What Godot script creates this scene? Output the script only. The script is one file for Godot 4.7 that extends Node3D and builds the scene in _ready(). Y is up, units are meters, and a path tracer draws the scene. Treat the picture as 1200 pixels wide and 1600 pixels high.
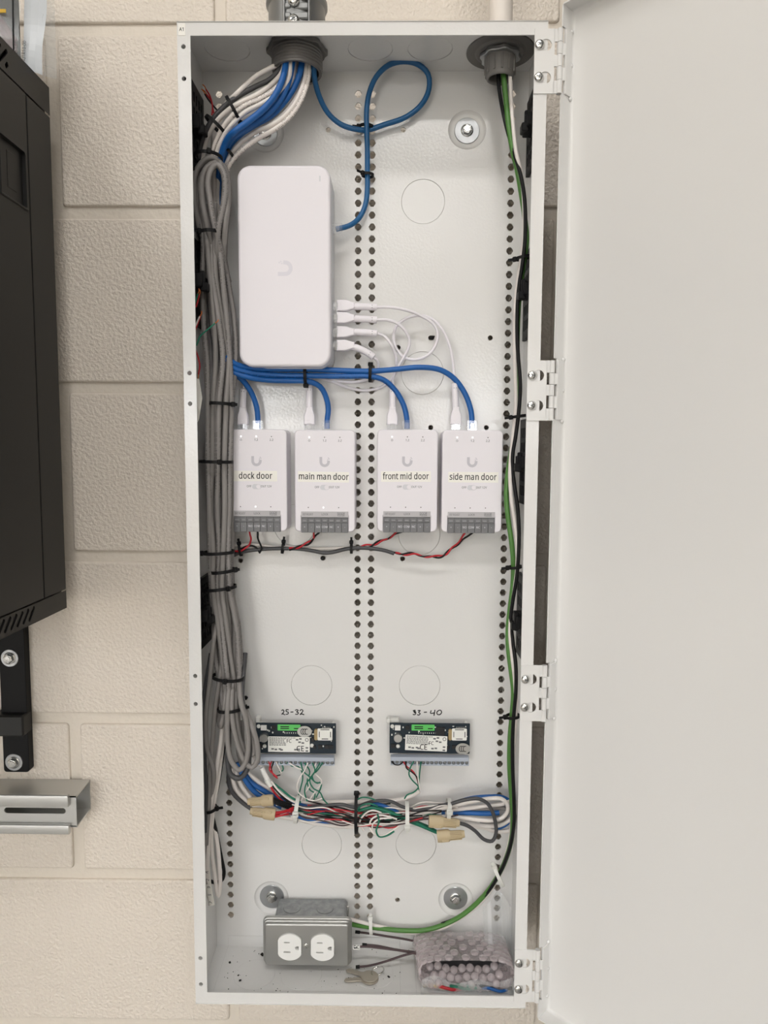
extends Node3D
# A wall-mounted low-voltage enclosure with its door open, on a painted block wall.
# All measurements are millimetres from the middle of the enclosure's front opening
# (x right, y up, z out of the wall); K turns them into metres and UP lifts them off the floor.
const K := 0.001
const UP := 1.45
const W := 379.5       # enclosure width
const H := 1073.0      # enclosure height
const D := 93.8        # depth to the face of the back panel
const WALL := -145.0   # face of the wall blocks
const MORTAR := -149.0

var M := {}
var origins := {}
var taken := {}
var rng := RandomNumberGenerator.new()

func _ready():
	rng.seed = 7
	# camera
	var cam := Camera3D.new()
	cam.name = "camera"
	cam.fov = 71.334
	cam.near = 0.02
	cam.transform = Transform3D(Basis(Vector3(0.99991443, 0.00465671, -0.01222504), Vector3(-0.00569142, 0.99627745, -0.08601663), Vector3(0.01177898, 0.08607884, 0.9962187)), Vector3(33.93, 100.04, 768.45) * K + Vector3(0, UP, 0))
	add_child(cam, true)
	cam.current = true
	# sky and exposure
	var we := WorldEnvironment.new()
	we.name = "environment"
	var e := Environment.new()
	e.background_mode = Environment.BG_SKY
	var sky := Sky.new()
	var pm := ProceduralSkyMaterial.new()
	pm.sky_top_color = Color(0.85, 0.885, 0.94)
	pm.sky_horizon_color = Color(0.955, 0.96, 0.96)
	pm.ground_bottom_color = Color(0.62, 0.59, 0.55)
	pm.ground_horizon_color = Color(0.76, 0.73, 0.68)
	pm.sky_energy_multiplier = 1.0
	pm.ground_energy_multiplier = 1.0
	sky.sky_material = pm
	e.sky = sky
	e.background_energy_multiplier = 13.5
	e.tonemap_mode = Environment.TONE_MAPPER_LINEAR
	e.tonemap_exposure = 0.91
	e.sdfgi_enabled = true
	e.ssao_enabled = true
	e.ssil_enabled = true
	we.environment = e
	add_child(we, true)
	materials()
	room()
	ceiling_lights()
	enclosure()
	left_neighbours()
	conduits()
	devices()
	cables()
	left_bundle()
	right_side()
	boards()
	lower_bundle()
	bottom_things()

# ---------------------------------------------------------------- helpers
func v(x: float, y: float, z: float) -> Vector3:
	return Vector3(x, y, z)

func metres(p: Vector3) -> Vector3:
	return p * K + Vector3(0, UP, 0)

class Geo:
	var vs := PackedVector3Array()
	var ns := PackedVector3Array()
	var uvs := PackedVector2Array()
	var ix := PackedInt32Array()
	var t := Transform3D.IDENTITY

	func put(p: Vector3, n: Vector3, uv := Vector2.ZERO) -> int:
		vs.push_back(t * p)
		ns.push_back((t.basis * n).normalized())
		uvs.push_back(uv)
		return vs.size() - 1

	func tri(a: int, b: int, c: int):       # counter-clockwise from outside; Godot's front is clockwise
		ix.push_back(a)
		ix.push_back(c)
		ix.push_back(b)

	func flat3(a: Vector3, b: Vector3, c: Vector3):
		var n := (b - a).cross(c - a).normalized()
		tri(put(a, n), put(b, n), put(c, n))

	func quad(a: Vector3, b: Vector3, c: Vector3, d: Vector3):
		var n := (c - a).cross(d - b).normalized()
		var i := put(a, n, Vector2(0, 0))
		put(b, n, Vector2(1, 0))
		put(c, n, Vector2(1, 1))
		put(d, n, Vector2(0, 1))
		tri(i, i + 1, i + 2)
		tri(i, i + 2, i + 3)

	# a flat outline (counter-clockwise) drawn out from z0 to z1, with rounded front and back edges
	func prism(poly: PackedVector2Array, z0: float, z1: float, bev := 0.0, steps := 1, back := false, lid := true, foot := true) -> PackedVector2Array:
		var c := poly.size()
		var en := []
		for i in c:
			var d := (poly[(i + 1) % c] - poly[i]).normalized()
			en.push_back(Vector2(d.y, -d.x))
		var miter := []
		for i in c:
			var m: Vector2 = en[i] + en[(i + c - 1) % c]
			m = m.normalized()
			miter.push_back(m / maxf(0.35, m.dot(en[i])))
		var rows := []                       # z, inset, slope
		if back and bev > 0:
			for s in range(steps + 1):
				var a := PI / 2 * s / steps
				rows.push_back([z0 + bev * (1 - cos(a)), bev * (1 - sin(a)), -cos(a)])
		else:
			rows.push_back([z0, 0.0, 0.0])
		if bev > 0:
			for s in range(steps + 1):
				var a := PI / 2 * s / steps
				rows.push_back([z1 - bev * (1 - sin(a)), bev * (1 - cos(a)), sin(a)])
		else:
			rows.push_back([z1, 0.0, 0.0])
		for i in c:
			var j := (i + 1) % c
			var ni: Vector2 = en[i]
			var nj: Vector2 = en[i]
			if en[i].dot(en[(i + c - 1) % c]) > 0.75:
				ni = (en[i] + en[(i + c - 1) % c]).normalized()
			if en[i].dot(en[j]) > 0.75:
				nj = (en[i] + en[j]).normalized()
			for r in rows.size() - 1:
				var a = rows[r]
				var b = rows[r + 1]
				if is_equal_approx(a[0], b[0]) and is_equal_approx(a[1], b[1]):
					continue
				var fa: float = sqrt(maxf(0.0, 1.0 - a[2] * a[2]))
				var fb: float = sqrt(maxf(0.0, 1.0 - b[2] * b[2]))
				if steps == 1 and bev > 0 and not is_equal_approx(a[1], b[1]):
					var mid := 0.70711 * signf(b[2] + a[2])
					var q0 := put(xy(poly[i] - miter[i] * a[1], a[0]), Vector3(ni.x * 0.7071, ni.y * 0.7071, mid))
					put(xy(poly[j] - miter[j] * a[1], a[0]), Vector3(nj.x * 0.7071, nj.y * 0.7071, mid))
					put(xy(poly[j] - miter[j] * b[1], b[0]), Vector3(nj.x * 0.7071, nj.y * 0.7071, mid))
					put(xy(poly[i] - miter[i] * b[1], b[0]), Vector3(ni.x * 0.7071, ni.y * 0.7071, mid))
					tri(q0, q0 + 1, q0 + 2)
					tri(q0, q0 + 2, q0 + 3)
					continue
				var same := is_equal_approx(a[1], b[1])
				if same:
					fa = 1.0
					fb = 1.0
				var za: float = 0.0 if same else a[2]
				var zb: float = 0.0 if same else b[2]
				var q := put(xy(poly[i] - miter[i] * a[1], a[0]), Vector3(ni.x * fa, ni.y * fa, za))
				put(xy(poly[j] - miter[j] * a[1], a[0]), Vector3(nj.x * fa, nj.y * fa, za))
				put(xy(poly[j] - miter[j] * b[1], b[0]), Vector3(nj.x * fb, nj.y * fb, zb))
				put(xy(poly[i] - miter[i] * b[1], b[0]), Vector3(ni.x * fb, ni.y * fb, zb))
				tri(q, q + 1, q + 2)
				tri(q, q + 2, q + 3)
		var top := PackedVector2Array()
		var bot := PackedVector2Array()
		for i in c:
			top.push_back(poly[i] - miter[i] * rows[-1][1])
			bot.push_back(poly[i] - miter[i] * rows[0][1])
		if lid:
			cap(top, rows[-1][0], 1.0)
		if foot:
			cap(bot, rows[0][0], -1.0)
		return top

	func xy(p: Vector2, z: float) -> Vector3:
		return Vector3(p.x, p.y, z)

	func cap(poly: PackedVector2Array, z: float, up: float):
		var ids := Geometry2D.triangulate_polygon(poly)
		var base := vs.size()
		var lo := poly[0]
		var hi := poly[0]
		for p in poly:
			lo = lo.min(p)
			hi = hi.max(p)
		for p in poly:
			put(Vector3(p.x, p.y, z), Vector3(0, 0, up), Vector2((p.x - lo.x) / (hi.x - lo.x), (hi.y - p.y) / (hi.y - lo.y)))
		for i in range(0, ids.size(), 3):
			var a := poly[ids[i]]
			var b := poly[ids[i + 1]]
			var d := poly[ids[i + 2]]
			var ccw := (b - a).cross(d - a) > 0
			if ccw == (up > 0):
				tri(base + ids[i], base + ids[i + 1], base + ids[i + 2])
			else:
				tri(base + ids[i], base + ids[i + 2], base + ids[i + 1])

	func box(at: Vector3, size: Vector3, bev := 0.4):
		var h := size / 2
		var keep := t
		t = t * Transform3D(Basis.IDENTITY, at)
		prism(PackedVector2Array([Vector2(-h.x + bev, -h.y), Vector2(h.x - bev, -h.y), Vector2(h.x, -h.y + bev), Vector2(h.x, h.y - bev), Vector2(h.x - bev, h.y), Vector2(-h.x + bev, h.y), Vector2(-h.x, h.y - bev), Vector2(-h.x, -h.y + bev)]), -h.z, h.z, bev, 1, true)
		t = keep

	# an outline of (radius, height) turned round an axis
	func lathe(profile: Array, at: Vector3, axis: Vector3, seg := 24, soft := false):
		var a := axis.normalized()
		var u := a.cross(Vector3(0.31, 0.52, 0.79) if absf(a.dot(Vector3(0.31, 0.52, 0.79))) < 0.9 else Vector3.UP).normalized()
		var w := a.cross(u)
		var fn := []
		for k in profile.size() - 1:
			var d: Vector2 = (profile[k + 1] - profile[k]).normalized()
			fn.push_back(Vector2(d.y, -d.x))
		for k in profile.size() - 1:
			var n0: Vector2 = fn[k]
			var n1: Vector2 = fn[k]
			if soft and k > 0:
				n0 = (fn[k] + fn[k - 1]).normalized()
			if soft and k < fn.size() - 1:
				n1 = (fn[k] + fn[k + 1]).normalized()
			var base := vs.size()
			for j in seg + 1:
				var th := TAU * j / seg
				var dir := u * cos(th) + w * sin(th)
				put(at + a * profile[k].y + dir * profile[k].x, dir * n0.x + a * n0.y, Vector2(float(j) / seg, profile[k].y * 0.1))
				put(at + a * profile[k + 1].y + dir * profile[k + 1].x, dir * n1.x + a * n1.y, Vector2(float(j) / seg, profile[k + 1].y * 0.1))
			for j in seg:
				var q := base + j * 2
				if profile[k].x > 0.0001:
					tri(q, q + 2, q + 3) if profile[k + 1].x > 0.0001 else tri(q, q + 2, q + 1)
				if profile[k + 1].x > 0.0001:
					tri(q, q + 3, q + 1)

	# a round (or flattened) cord along a path
	func tube(path: PackedVector3Array, r: float, sides := 8, flatten := 1.0, taper := PackedFloat32Array(), caps := true):
		var c := path.size()
		var tg := PackedVector3Array()
		for i in c:
			tg.push_back((path[mini(i + 1, c - 1)] - path[maxi(i - 1, 0)]).normalized())
		var nrm := tg[0].cross(Vector3(0, 0, 1) if absf(tg[0].z) < 0.9 else Vector3(1, 0, 0)).normalized()
		var base := vs.size()
		var along := 0.0
		for i in c:
			nrm = (nrm - tg[i] * nrm.dot(tg[i])).normalized()
			var bi := tg[i].cross(nrm)
			var rr := r * (taper[i] if taper.size() == c else 1.0)
			if i > 0:
				along += path[i].distance_to(path[i - 1])
			for j in sides + 1:
				var th := TAU * j / sides
				var o := nrm * cos(th) * rr + bi * sin(th) * rr * flatten
				put(path[i] + o, nrm * cos(th) + bi * sin(th) / flatten, Vector2(float(j) / sides, along))
		for i in c - 1:
			for j in sides:
				var q := base + i * (sides + 1) + j
				var s := q + sides + 1
				tri(q, q + 1, s + 1)
				tri(q, s + 1, s)
		if caps:
			for e in 2:
				var i := 0 if e == 0 else c - 1
				var n := -tg[0] if e == 0 else tg[c - 1]
				var m := put(path[i], n)
				for j in sides:
					var q := base + i * (sides + 1) + j
					var p0 := put_raw(vs[q], n)
					var p1 := put_raw(vs[q + 1], n)
					if e == 0:
						tri(m, p1, p0)
					else:
						tri(m, p0, p1)

	func put_raw(p: Vector3, n: Vector3) -> int:
		vs.push_back(p)
		ns.push_back((t.basis * n).normalized())
		uvs.push_back(Vector2.ZERO)
		return vs.size() - 1

	# a flat sheet with holes; every hole is {c, poly} with its outline round c; guillotine cuts keep the cells apart
	func sheet(x0: float, y0: float, x1: float, y1: float, holes: Array, thick := 1.5):
		if holes.is_empty():
			quad(Vector3(x0, y0, 0), Vector3(x1, y0, 0), Vector3(x1, y1, 0), Vector3(x0, y1, 0))
			return
		if holes.size() == 1:
			cell(x0, y0, x1, y1, holes[0], thick)
			return
		for axis in ([1, 0] if y1 - y0 > x1 - x0 else [0, 1]):
			var order := holes.duplicate()
			order.sort_custom(func(a, b): return a.c[axis] - a.b[axis] < b.c[axis] - b.b[axis])
			var best := -1
			var cut := 0.0
			var reach := -1e9
			for i in order.size() - 1:
				reach = maxf(reach, order[i].c[axis] + order[i].b[axis])
				var next: float = order[i + 1].c[axis] - order[i + 1].b[axis]
				if next - reach > 0.3 and (best < 0 or absf(i + 1 - order.size() / 2.0) < absf(best + 1 - order.size() / 2.0)):
					best = i
					cut = (next + reach) / 2
			if best >= 0:
				if axis == 1:
					sheet(x0, y0, x1, cut, order.slice(0, best + 1), thick)
					sheet(x0, cut, x1, y1, order.slice(best + 1), thick)
				else:
					sheet(x0, y0, cut, y1, order.slice(0, best + 1), thick)
					sheet(cut, y0, x1, y1, order.slice(best + 1), thick)
				return
		printerr("holes overlap ", holes)

	func cell(x0: float, y0: float, x1: float, y1: float, h: Dictionary, thick: float):
		var p: PackedVector2Array = h.poly
		var c: Vector2 = h.c
		var n := p.size()
		var corners := [Vector2(x1, y1), Vector2(x0, y1), Vector2(x0, y0), Vector2(x1, y0)]
		var ends := []
		for i in n:
			var d := p[i].normalized()
			var s := 1e9
			if absf(d.x) > 1e-6:
				s = minf(s, ((x1 if d.x > 0 else x0) - c.x) / d.x)
			if absf(d.y) > 1e-6:
				s = minf(s, ((y1 if d.y > 0 else y0) - c.y) / d.y)
			ends.push_back(c + d * s)
		for i in n:
			var j := (i + 1) % n
			var a := c + p[i]
			var b := c + p[j]
			quad(xy(a, 0), xy(ends[i], 0), xy(ends[j], 0), xy(b, 0))
			var between := []
			for k in corners:
				var q: Vector2 = k - c
				if p[i].cross(q) > 1e-6 and q.cross(p[j]) > 1e-6:
					between.push_back(k)
			between.sort_custom(func(l, m): return p[i].angle_to(l - c) < p[i].angle_to(m - c))
			between.push_back(ends[j])
			for k in between.size() - 1:
				flat3(xy(ends[i], 0), xy(between[k], 0), xy(between[k + 1], 0))
			quad(xy(a, 0), xy(b, 0), xy(b, -thick), xy(a, -thick))

	func mesh(origin: Vector3) -> ArrayMesh:
		var m := ArrayMesh.new()
		var a := []
		a.resize(Mesh.ARRAY_MAX)
		var p := PackedVector3Array()
		p.resize(vs.size())
		for i in vs.size():
			p[i] = (vs[i] - origin) * 0.001
		a[Mesh.ARRAY_VERTEX] = p
		a[Mesh.ARRAY_NORMAL] = ns
		a[Mesh.ARRAY_TEX_UV] = uvs
		a[Mesh.ARRAY_INDEX] = ix
		m.add_surface_from_arrays(Mesh.PRIMITIVE_TRIANGLES, a)
		return m

func circle(r: float, n := 24, ry := -1.0) -> PackedVector2Array:
	var p := PackedVector2Array()
	for i in n:
		p.push_back(Vector2(cos(TAU * (i + 0.5) / n) * r, sin(TAU * (i + 0.5) / n) * (ry if ry > 0 else r)))
	return p

func hole(x: float, y: float, poly: PackedVector2Array) -> Dictionary:
	var b := Vector2.ZERO
	for p in poly:
		b = b.max(p.abs())
	return {"c": Vector2(x, y), "poly": poly, "b": b}

func rrect(w: float, h: float, r: float, seg := 6) -> PackedVector2Array:
	var p := PackedVector2Array()
	for q in 4:
		var c := Vector2((w / 2 - r) * [1, -1, -1, 1][q], (h / 2 - r) * [1, 1, -1, -1][q])
		for s in seg + 1:
			var a := PI / 2 * (q + float(s) / seg)
			p.push_back(c + Vector2(cos(a), sin(a)) * r)
	return p

func smooth(pts: Array, step := 5.0) -> PackedVector3Array:
	var out := PackedVector3Array()
	var n := pts.size()
	if n < 3:
		return PackedVector3Array(pts)
	for i in n - 1:
		var p1: Vector3 = pts[i]
		var p2: Vector3 = pts[i + 1]
		var p0: Vector3 = pts[i - 1] if i > 0 else p1 * 2 - p2
		var p3: Vector3 = pts[i + 2] if i < n - 2 else p2 * 2 - p1
		var t1 := pow(maxf(p0.distance_to(p1), 0.01), 0.5)
		var t2 := t1 + pow(maxf(p1.distance_to(p2), 0.01), 0.5)
		var t3 := t2 + pow(maxf(p2.distance_to(p3), 0.01), 0.5)
		var k := clampi(ceili(p1.distance_to(p2) / step), 1, 24)
		for s in k:
			var t := lerpf(t1, t2, float(s) / k)
			var a1 := p0.lerp(p1, t / t1)
			var a2 := p1.lerp(p2, (t - t1) / (t2 - t1))
			var a3 := p2.lerp(p3, (t - t2) / (t3 - t2))
			var b1 := a1.lerp(a2, t / t2)
			var b2 := a2.lerp(a3, (t - t1) / (t3 - t1))
			out.push_back(b1.lerp(b2, (t - t1) / (t2 - t1)))
	out.push_back(pts[n - 1])
	return out

func cord(pts: Array, r: float, sides := 8, step := -1.0) -> Geo:
	var g := Geo.new()
	g.tube(smooth(pts, step if step > 0 else maxf(3.0, r * 1.8)), r, sides)
	return g

func numbered(called: String, parent: Node) -> String:
	var k := [parent, called]
	var c: int = taken.get(k, 0)
	taken[k] = c + 1
	return called if c == 0 else "%s_%03d" % [called, c]

func tag(o: Node, label := "", category := "", group := "", kind := ""):
	for pair in [["label", label], ["category", category], ["group", group], ["kind", kind]]:
		if pair[1] != "":
			o.set_meta(pair[0], pair[1])

func thing(called: String, label: String, category: String, at: Vector3, group := "") -> Node3D:
	var o := Node3D.new()
	o.name = numbered(called, self)
	o.position = metres(at)
	origins[o] = at
	add_child(o, true)
	tag(o, label, category, group)
	return o

func part(called: String, g: Geo, m: Material, parent: Node3D, label := "") -> MeshInstance3D:
	var o := MeshInstance3D.new()
	o.name = numbered(called, parent)
	o.mesh = g.mesh(origins[parent])
	o.material_override = m
	origins[o] = origins[parent]
	parent.add_child(o, true)
	if label != "":
		o.set_meta("label", label)
	return o

func solo(called: String, g: Geo, m: Material, label: String, category: String, group := "", kind := "") -> MeshInstance3D:
	var lo := g.vs[0]
	var hi := g.vs[0]
	for p in g.vs:
		lo = lo.min(p)
		hi = hi.max(p)
	var at := Vector3((lo.x + hi.x) / 2, lo.y, (lo.z + hi.z) / 2)
	var o := MeshInstance3D.new()
	o.name = numbered(called, self)
	o.mesh = g.mesh(at)
	o.material_override = m
	o.position = metres(at)
	origins[o] = at
	add_child(o, true)
	tag(o, label, category, group, kind)
	return o

func cable(called: String, pts: Array, r: float, m: Material, label: String, category := "cable", group := "") -> MeshInstance3D:
	return solo(called, cord(pts, r, 10 if r > 2 else 7), m, label, category, group)

var font: FontVariation
func lettering(called: String, words: String, size: float, at: Vector3, parent: Node3D, m: Material, basis := Basis.IDENTITY, fit := 0.0, light := false) -> MeshInstance3D:
	if font == null:
		var plain := SystemFont.new()
		plain.font_names = PackedStringArray(["Droid Sans"])
		font = FontVariation.new()
		font.base_font = plain
		font.variation_embolden = 0.35
	var tm := TextMesh.new()
	tm.font = font.base_font if light else font
	tm.text = words
	tm.font_size = 32
	tm.pixel_size = size * K / 24.0
	tm.depth = 0.0001 if size < 3 else 0.00015
	tm.curve_step = 3.0
	tm.horizontal_alignment = HORIZONTAL_ALIGNMENT_CENTER
	tm.vertical_alignment = VERTICAL_ALIGNMENT_CENTER
	tm.material = m
	var o := MeshInstance3D.new()
	o.name = numbered(called, parent)
	o.mesh = tm
	var b := basis
	if fit > 0:
		var wide := tm.get_aabb().size.x
		if wide > 0:
			b = b * Basis.from_scale(Vector3(fit * K / wide, 1, 1))
	o.transform = Transform3D(b, (at - origins[parent]) * K)
	origins[o] = at
	parent.add_child(o, true)
	return o

# a strap of a cable tie round a bundle: from edge to edge in the picture plane, deep enough to pass behind it
func tie(a: Vector3, b: Vector3, deep: float, m: Material, label: String, group := "", head := 0.15, wide := 3.6, thick := 1.1, tail := 0.0):
	var c := (a + b) / 2
	var u := (b - a) / 2
	var w := Vector3(0, 0, 1)
	w = (w - u.normalized() * w.dot(u.normalized())).normalized() * deep / 2
	var axis := u.cross(w).normalized()
	var o := thing("cable_tie", label, "cable tie", c, group)
	var g := Geo.new()
	var n := 28
	for i in n:
		var t0 := TAU * i / n
		var t1 := TAU * (i + 1) / n
		var p0 := c + u * cos(t0) + w * sin(t0)
		var p1 := c + u * cos(t1) + w * sin(t1)
		var o0 := (u.normalized() * cos(t0) * w.length() + w.normalized() * sin(t0) * u.length()).normalized() * thick
		var o1 := (u.normalized() * cos(t1) * w.length() + w.normalized() * sin(t1) * u.length()).normalized() * thick
		var h := axis * wide / 2
		g.quad(p0 + o0 + h, p0 + o0 - h, p1 + o1 - h, p1 + o1 + h)
		g.quad(p0 - h, p0 + h, p1 + h, p1 - h)
		g.quad(p0 + h, p0 + o0 + h, p1 + o1 + h, p1 + h)
		g.quad(p0 + o0 - h, p0 - h, p1 - h, p1 + o1 - h)
	part("strap", g, m, o)
	var th := PI * (1 - head)
	var hp := c + u * cos(th) + w * sin(th) * 1.05
	var hg := Geo.new()
	var out := (u.normalized() * cos(th) * w.length() + w.normalized() * sin(th) * u.length()).normalized()
	var along := axis.cross(out).normalized()
	hg.t = Transform3D(Basis(along, axis, along.cross(axis)), hp + out * 1.6)
	hg.box(Vector3.ZERO, Vector3(wide * 1.3, wide * 1.6, 4.2), 0.6)
	if tail > 0:
		hg.box(Vector3(0, 0, 2 + tail / 2), Vector3(thick, wide * 0.9, tail), 0.2)
	part("tie_head", hg, m, o)
	return o

# ---------------------------------------------------------------- materials
func paint(called: String, c: Color, rough := 0.5, metal := 0.0, spec := 0.5) -> StandardMaterial3D:
	var m := StandardMaterial3D.new()
	m.resource_name = called
	m.albedo_color = c
	m.roughness = rough
	m.metallic = metal
	m.metallic_specular = spec
	M[called] = m
	return m

func bumps(seed_: int, freq: float, octaves: int, strength: float, size := 512) -> NoiseTexture2D:
	var f := FastNoiseLite.new()
	f.seed = seed_
	f.noise_type = FastNoiseLite.TYPE_SIMPLEX_SMOOTH
	f.frequency = freq
	f.fractal_octaves = octaves
	var t := NoiseTexture2D.new()
	t.width = size
	t.height = size
	t.seamless = true
	t.noise = f
	t.as_normal_map = true
	t.bump_strength = strength
	return t

func grain(seed_: int, freq: float, lo: Color, hi: Color, octaves := 4, size := 512) -> NoiseTexture2D:
	var f := FastNoiseLite.new()
	f.seed = seed_
	f.frequency = freq
	f.fractal_octaves = octaves
	var t := NoiseTexture2D.new()
	t.width = size
	t.height = size
	t.seamless = true
	t.noise = f
	var r := Gradient.new()
	r.set_color(0, lo)
	r.set_color(1, hi)
	t.color_ramp = r
	return t

func relief(m: StandardMaterial3D, tex: Texture2D, per_metre: float, strength: float):
	m.normal_enabled = true
	m.normal_texture = tex
	m.normal_scale = strength
	m.uv1_triplanar = true
	m.uv1_world_triplanar = true
	m.uv1_scale = Vector3.ONE * per_metre

func see_through(called: String, c: Color, rough := 0.08) -> StandardMaterial3D:
	var m := paint(called, c, rough)
	m.transparency = BaseMaterial3D.TRANSPARENCY_ALPHA
	return m

func materials():
	var block := paint("block_paint", Color(0.895, 0.858, 0.81), 0.36)
	relief(block, bumps(3, 0.055, 3, 9.0), 6.0, 0.42)
	var mortar := paint("mortar_paint", Color(0.88, 0.845, 0.795), 0.5)
	relief(mortar, bumps(4, 0.03, 3, 5.0), 6.0, 0.3)
	var enamel := paint("enamel", Color(0.888, 0.885, 0.878), 0.15)
	relief(enamel, bumps(5, 0.05, 2, 3.0), 9.0, 0.12)
	var door_paint := paint("door_enamel", Color(0.888, 0.885, 0.878), 0.25)
	relief(door_paint, bumps(6, 0.03, 2, 3.0), 9.0, 0.06)
	paint("enamel_edge", Color(0.888, 0.885, 0.878), 0.25)
	paint("dark_paint", Color(0.22, 0.22, 0.22), 0.6)  # toned dark to cut bounce behind the open door
	paint("room_paint", Color(0.86, 0.84, 0.8), 0.8)
	paint("concrete", Color(0.60, 0.59, 0.57), 0.7)
	paint("ceiling_paint", Color(0.82, 0.82, 0.81), 0.9)
	paint("device_white", Color(0.925, 0.91, 0.93), 0.42)
	paint("device_edge", Color(0.84, 0.84, 0.86), 0.35)
	paint("mark_grey", Color(0.78, 0.77, 0.80), 0.5)
	paint("faint_mark", Color(0.875, 0.865, 0.895), 0.45)
	paint("strip_grey", Color(0.74, 0.73, 0.74), 0.5)
	paint("terminal_grey", Color(0.46, 0.46, 0.47), 0.5)
	paint("terminal_light", Color(0.58, 0.58, 0.59), 0.5)
	paint("label_tape", Color(0.96, 0.95, 0.925), 0.45)
	paint("ink", Color(0.06, 0.06, 0.065), 0.6)
	paint("soft_ink", Color(0.42, 0.42, 0.43), 0.6)
	paint("black_plastic", Color(0.10, 0.10, 0.105), 0.5, 0.0, 0.3)
	paint("rack_black", Color(0.10, 0.10, 0.10), 0.5)
	paint("wire_black", Color(0.10, 0.10, 0.105), 0.45, 0.0, 0.35)
	paint("wire_grey", Color(0.54, 0.525, 0.515), 0.45)
	paint("wire_dark", Color(0.27, 0.27, 0.28), 0.45)
	paint("wire_white", Color(0.91, 0.885, 0.865), 0.42)
	paint("patch_white", Color(0.93, 0.915, 0.935), 0.4)
	paint("wire_blue", Color(0.09, 0.37, 0.66), 0.45)
	paint("wire_teal", Color(0.10, 0.36, 0.56), 0.42)
	paint("wire_red", Color(0.74, 0.12, 0.17), 0.45)
	paint("wire_green", Color(0.06, 0.44, 0.34), 0.45)
	paint("ground_green", Color(0.31, 0.50, 0.23), 0.4)
	jacket_print("wire_grey_printed", M.wire_grey, Color(0.25, 0.24, 0.24), 21)
	jacket_print("wire_white_printed", M.wire_white, Color(0.38, 0.36, 0.35), 22)
	jacket_print("wire_blue_printed", M.wire_blue, Color(0.05, 0.18, 0.36), 23)
	paint("wire_brown", Color(0.27, 0.20, 0.21), 0.45)
	paint("copper", Color(0.80, 0.46, 0.28), 0.35, 1.0)
	paint("nut_tan", Color(0.74, 0.67, 0.54), 0.45)
	paint("nylon", Color(0.87, 0.87, 0.85), 0.4)
	var zinc := paint("zinc", Color(0.72, 0.73, 0.74), 0.33, 0.9)
	relief(zinc, bumps(8, 0.03, 3, 3.0, 256), 12.0, 0.25)
	paint("bright_zinc", Color(0.86, 0.86, 0.85), 0.22, 1.0)
	paint("die_cast", Color(0.56, 0.565, 0.565), 0.42, 0.75)
	paint("nut_metal", Color(0.46, 0.45, 0.44), 0.45, 0.5)
	paint("bushing_grey", Color(0.50, 0.49, 0.48), 0.5)
	var gal := paint("galvanised", Color(0.66, 0.67, 0.67), 0.42, 0.6)
	gal.albedo_texture = grain(12, 0.02, Color(0.82, 0.82, 0.83), Color(1, 1, 1))
	gal.uv1_triplanar = true
	gal.uv1_world_triplanar = true
	gal.uv1_scale = Vector3.ONE * 9
	paint("brushed_steel", Color(0.70, 0.70, 0.69), 0.36, 0.85)
	paint("key_metal", Color(0.74, 0.71, 0.66), 0.45, 0.5)
	paint("aluminium", Color(0.80, 0.80, 0.79), 0.38, 0.7)
	paint("outlet_white", Color(0.93, 0.93, 0.92), 0.35)
	paint("board_green", Color(0.035, 0.12, 0.17), 0.45)
	paint("block_grey", Color(0.68, 0.71, 0.76), 0.5)
	paint("sticker_white", Color(0.92, 0.92, 0.90), 0.5)
	paint("sticker_green", Color(0.36, 0.76, 0.38), 0.45)
	paint("silver_foil", Color(0.80, 0.80, 0.79), 0.28, 0.9)
	paint("quartz_tan", Color(0.66, 0.58, 0.42), 0.4, 0.3)
	paint("chip", Color(0.10, 0.10, 0.11), 0.5)
	paint("paper", Color(0.93, 0.92, 0.89), 0.7)
	paint("bag_label", Color(0.80, 0.82, 0.84), 0.35)
	paint("maroon", Color(0.33, 0.15, 0.17), 0.4)
	paint("yellow_tape", Color(0.85, 0.68, 0.15), 0.5)
	paint("dirt", Color(0.16, 0.15, 0.14), 0.9)
	paint("pipe_white", Color(0.90, 0.87, 0.84), 0.4)
	see_through("clear_plastic", Color(0.93, 0.95, 0.97, 0.09), 0.05)
	see_through("film", Color(0.9, 0.92, 0.93, 0.22), 0.12)
	see_through("bubble_film", Color(0.88, 0.83, 0.84, 0.34), 0.07)
	var lit := paint("led", Color(1, 1, 1), 0.4)
	lit.emission_enabled = true
	lit.emission = Color(1, 1, 1)
	lit.emission_energy_multiplier = 2.5
	var glow := paint("lamp_glow", Color(1, 1, 1), 0.5)
	glow.emission_enabled = true
	glow.emission = Color(1, 0.99, 0.98)
	glow.emission_energy_multiplier = 3.0

# ---------------------------------------------------------------- the setting
func setting(called: String, g: Geo, m: Material) -> MeshInstance3D:
	var o := solo(called, g, m, "", "", "", "structure")
	o.name = called
	return o

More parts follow.
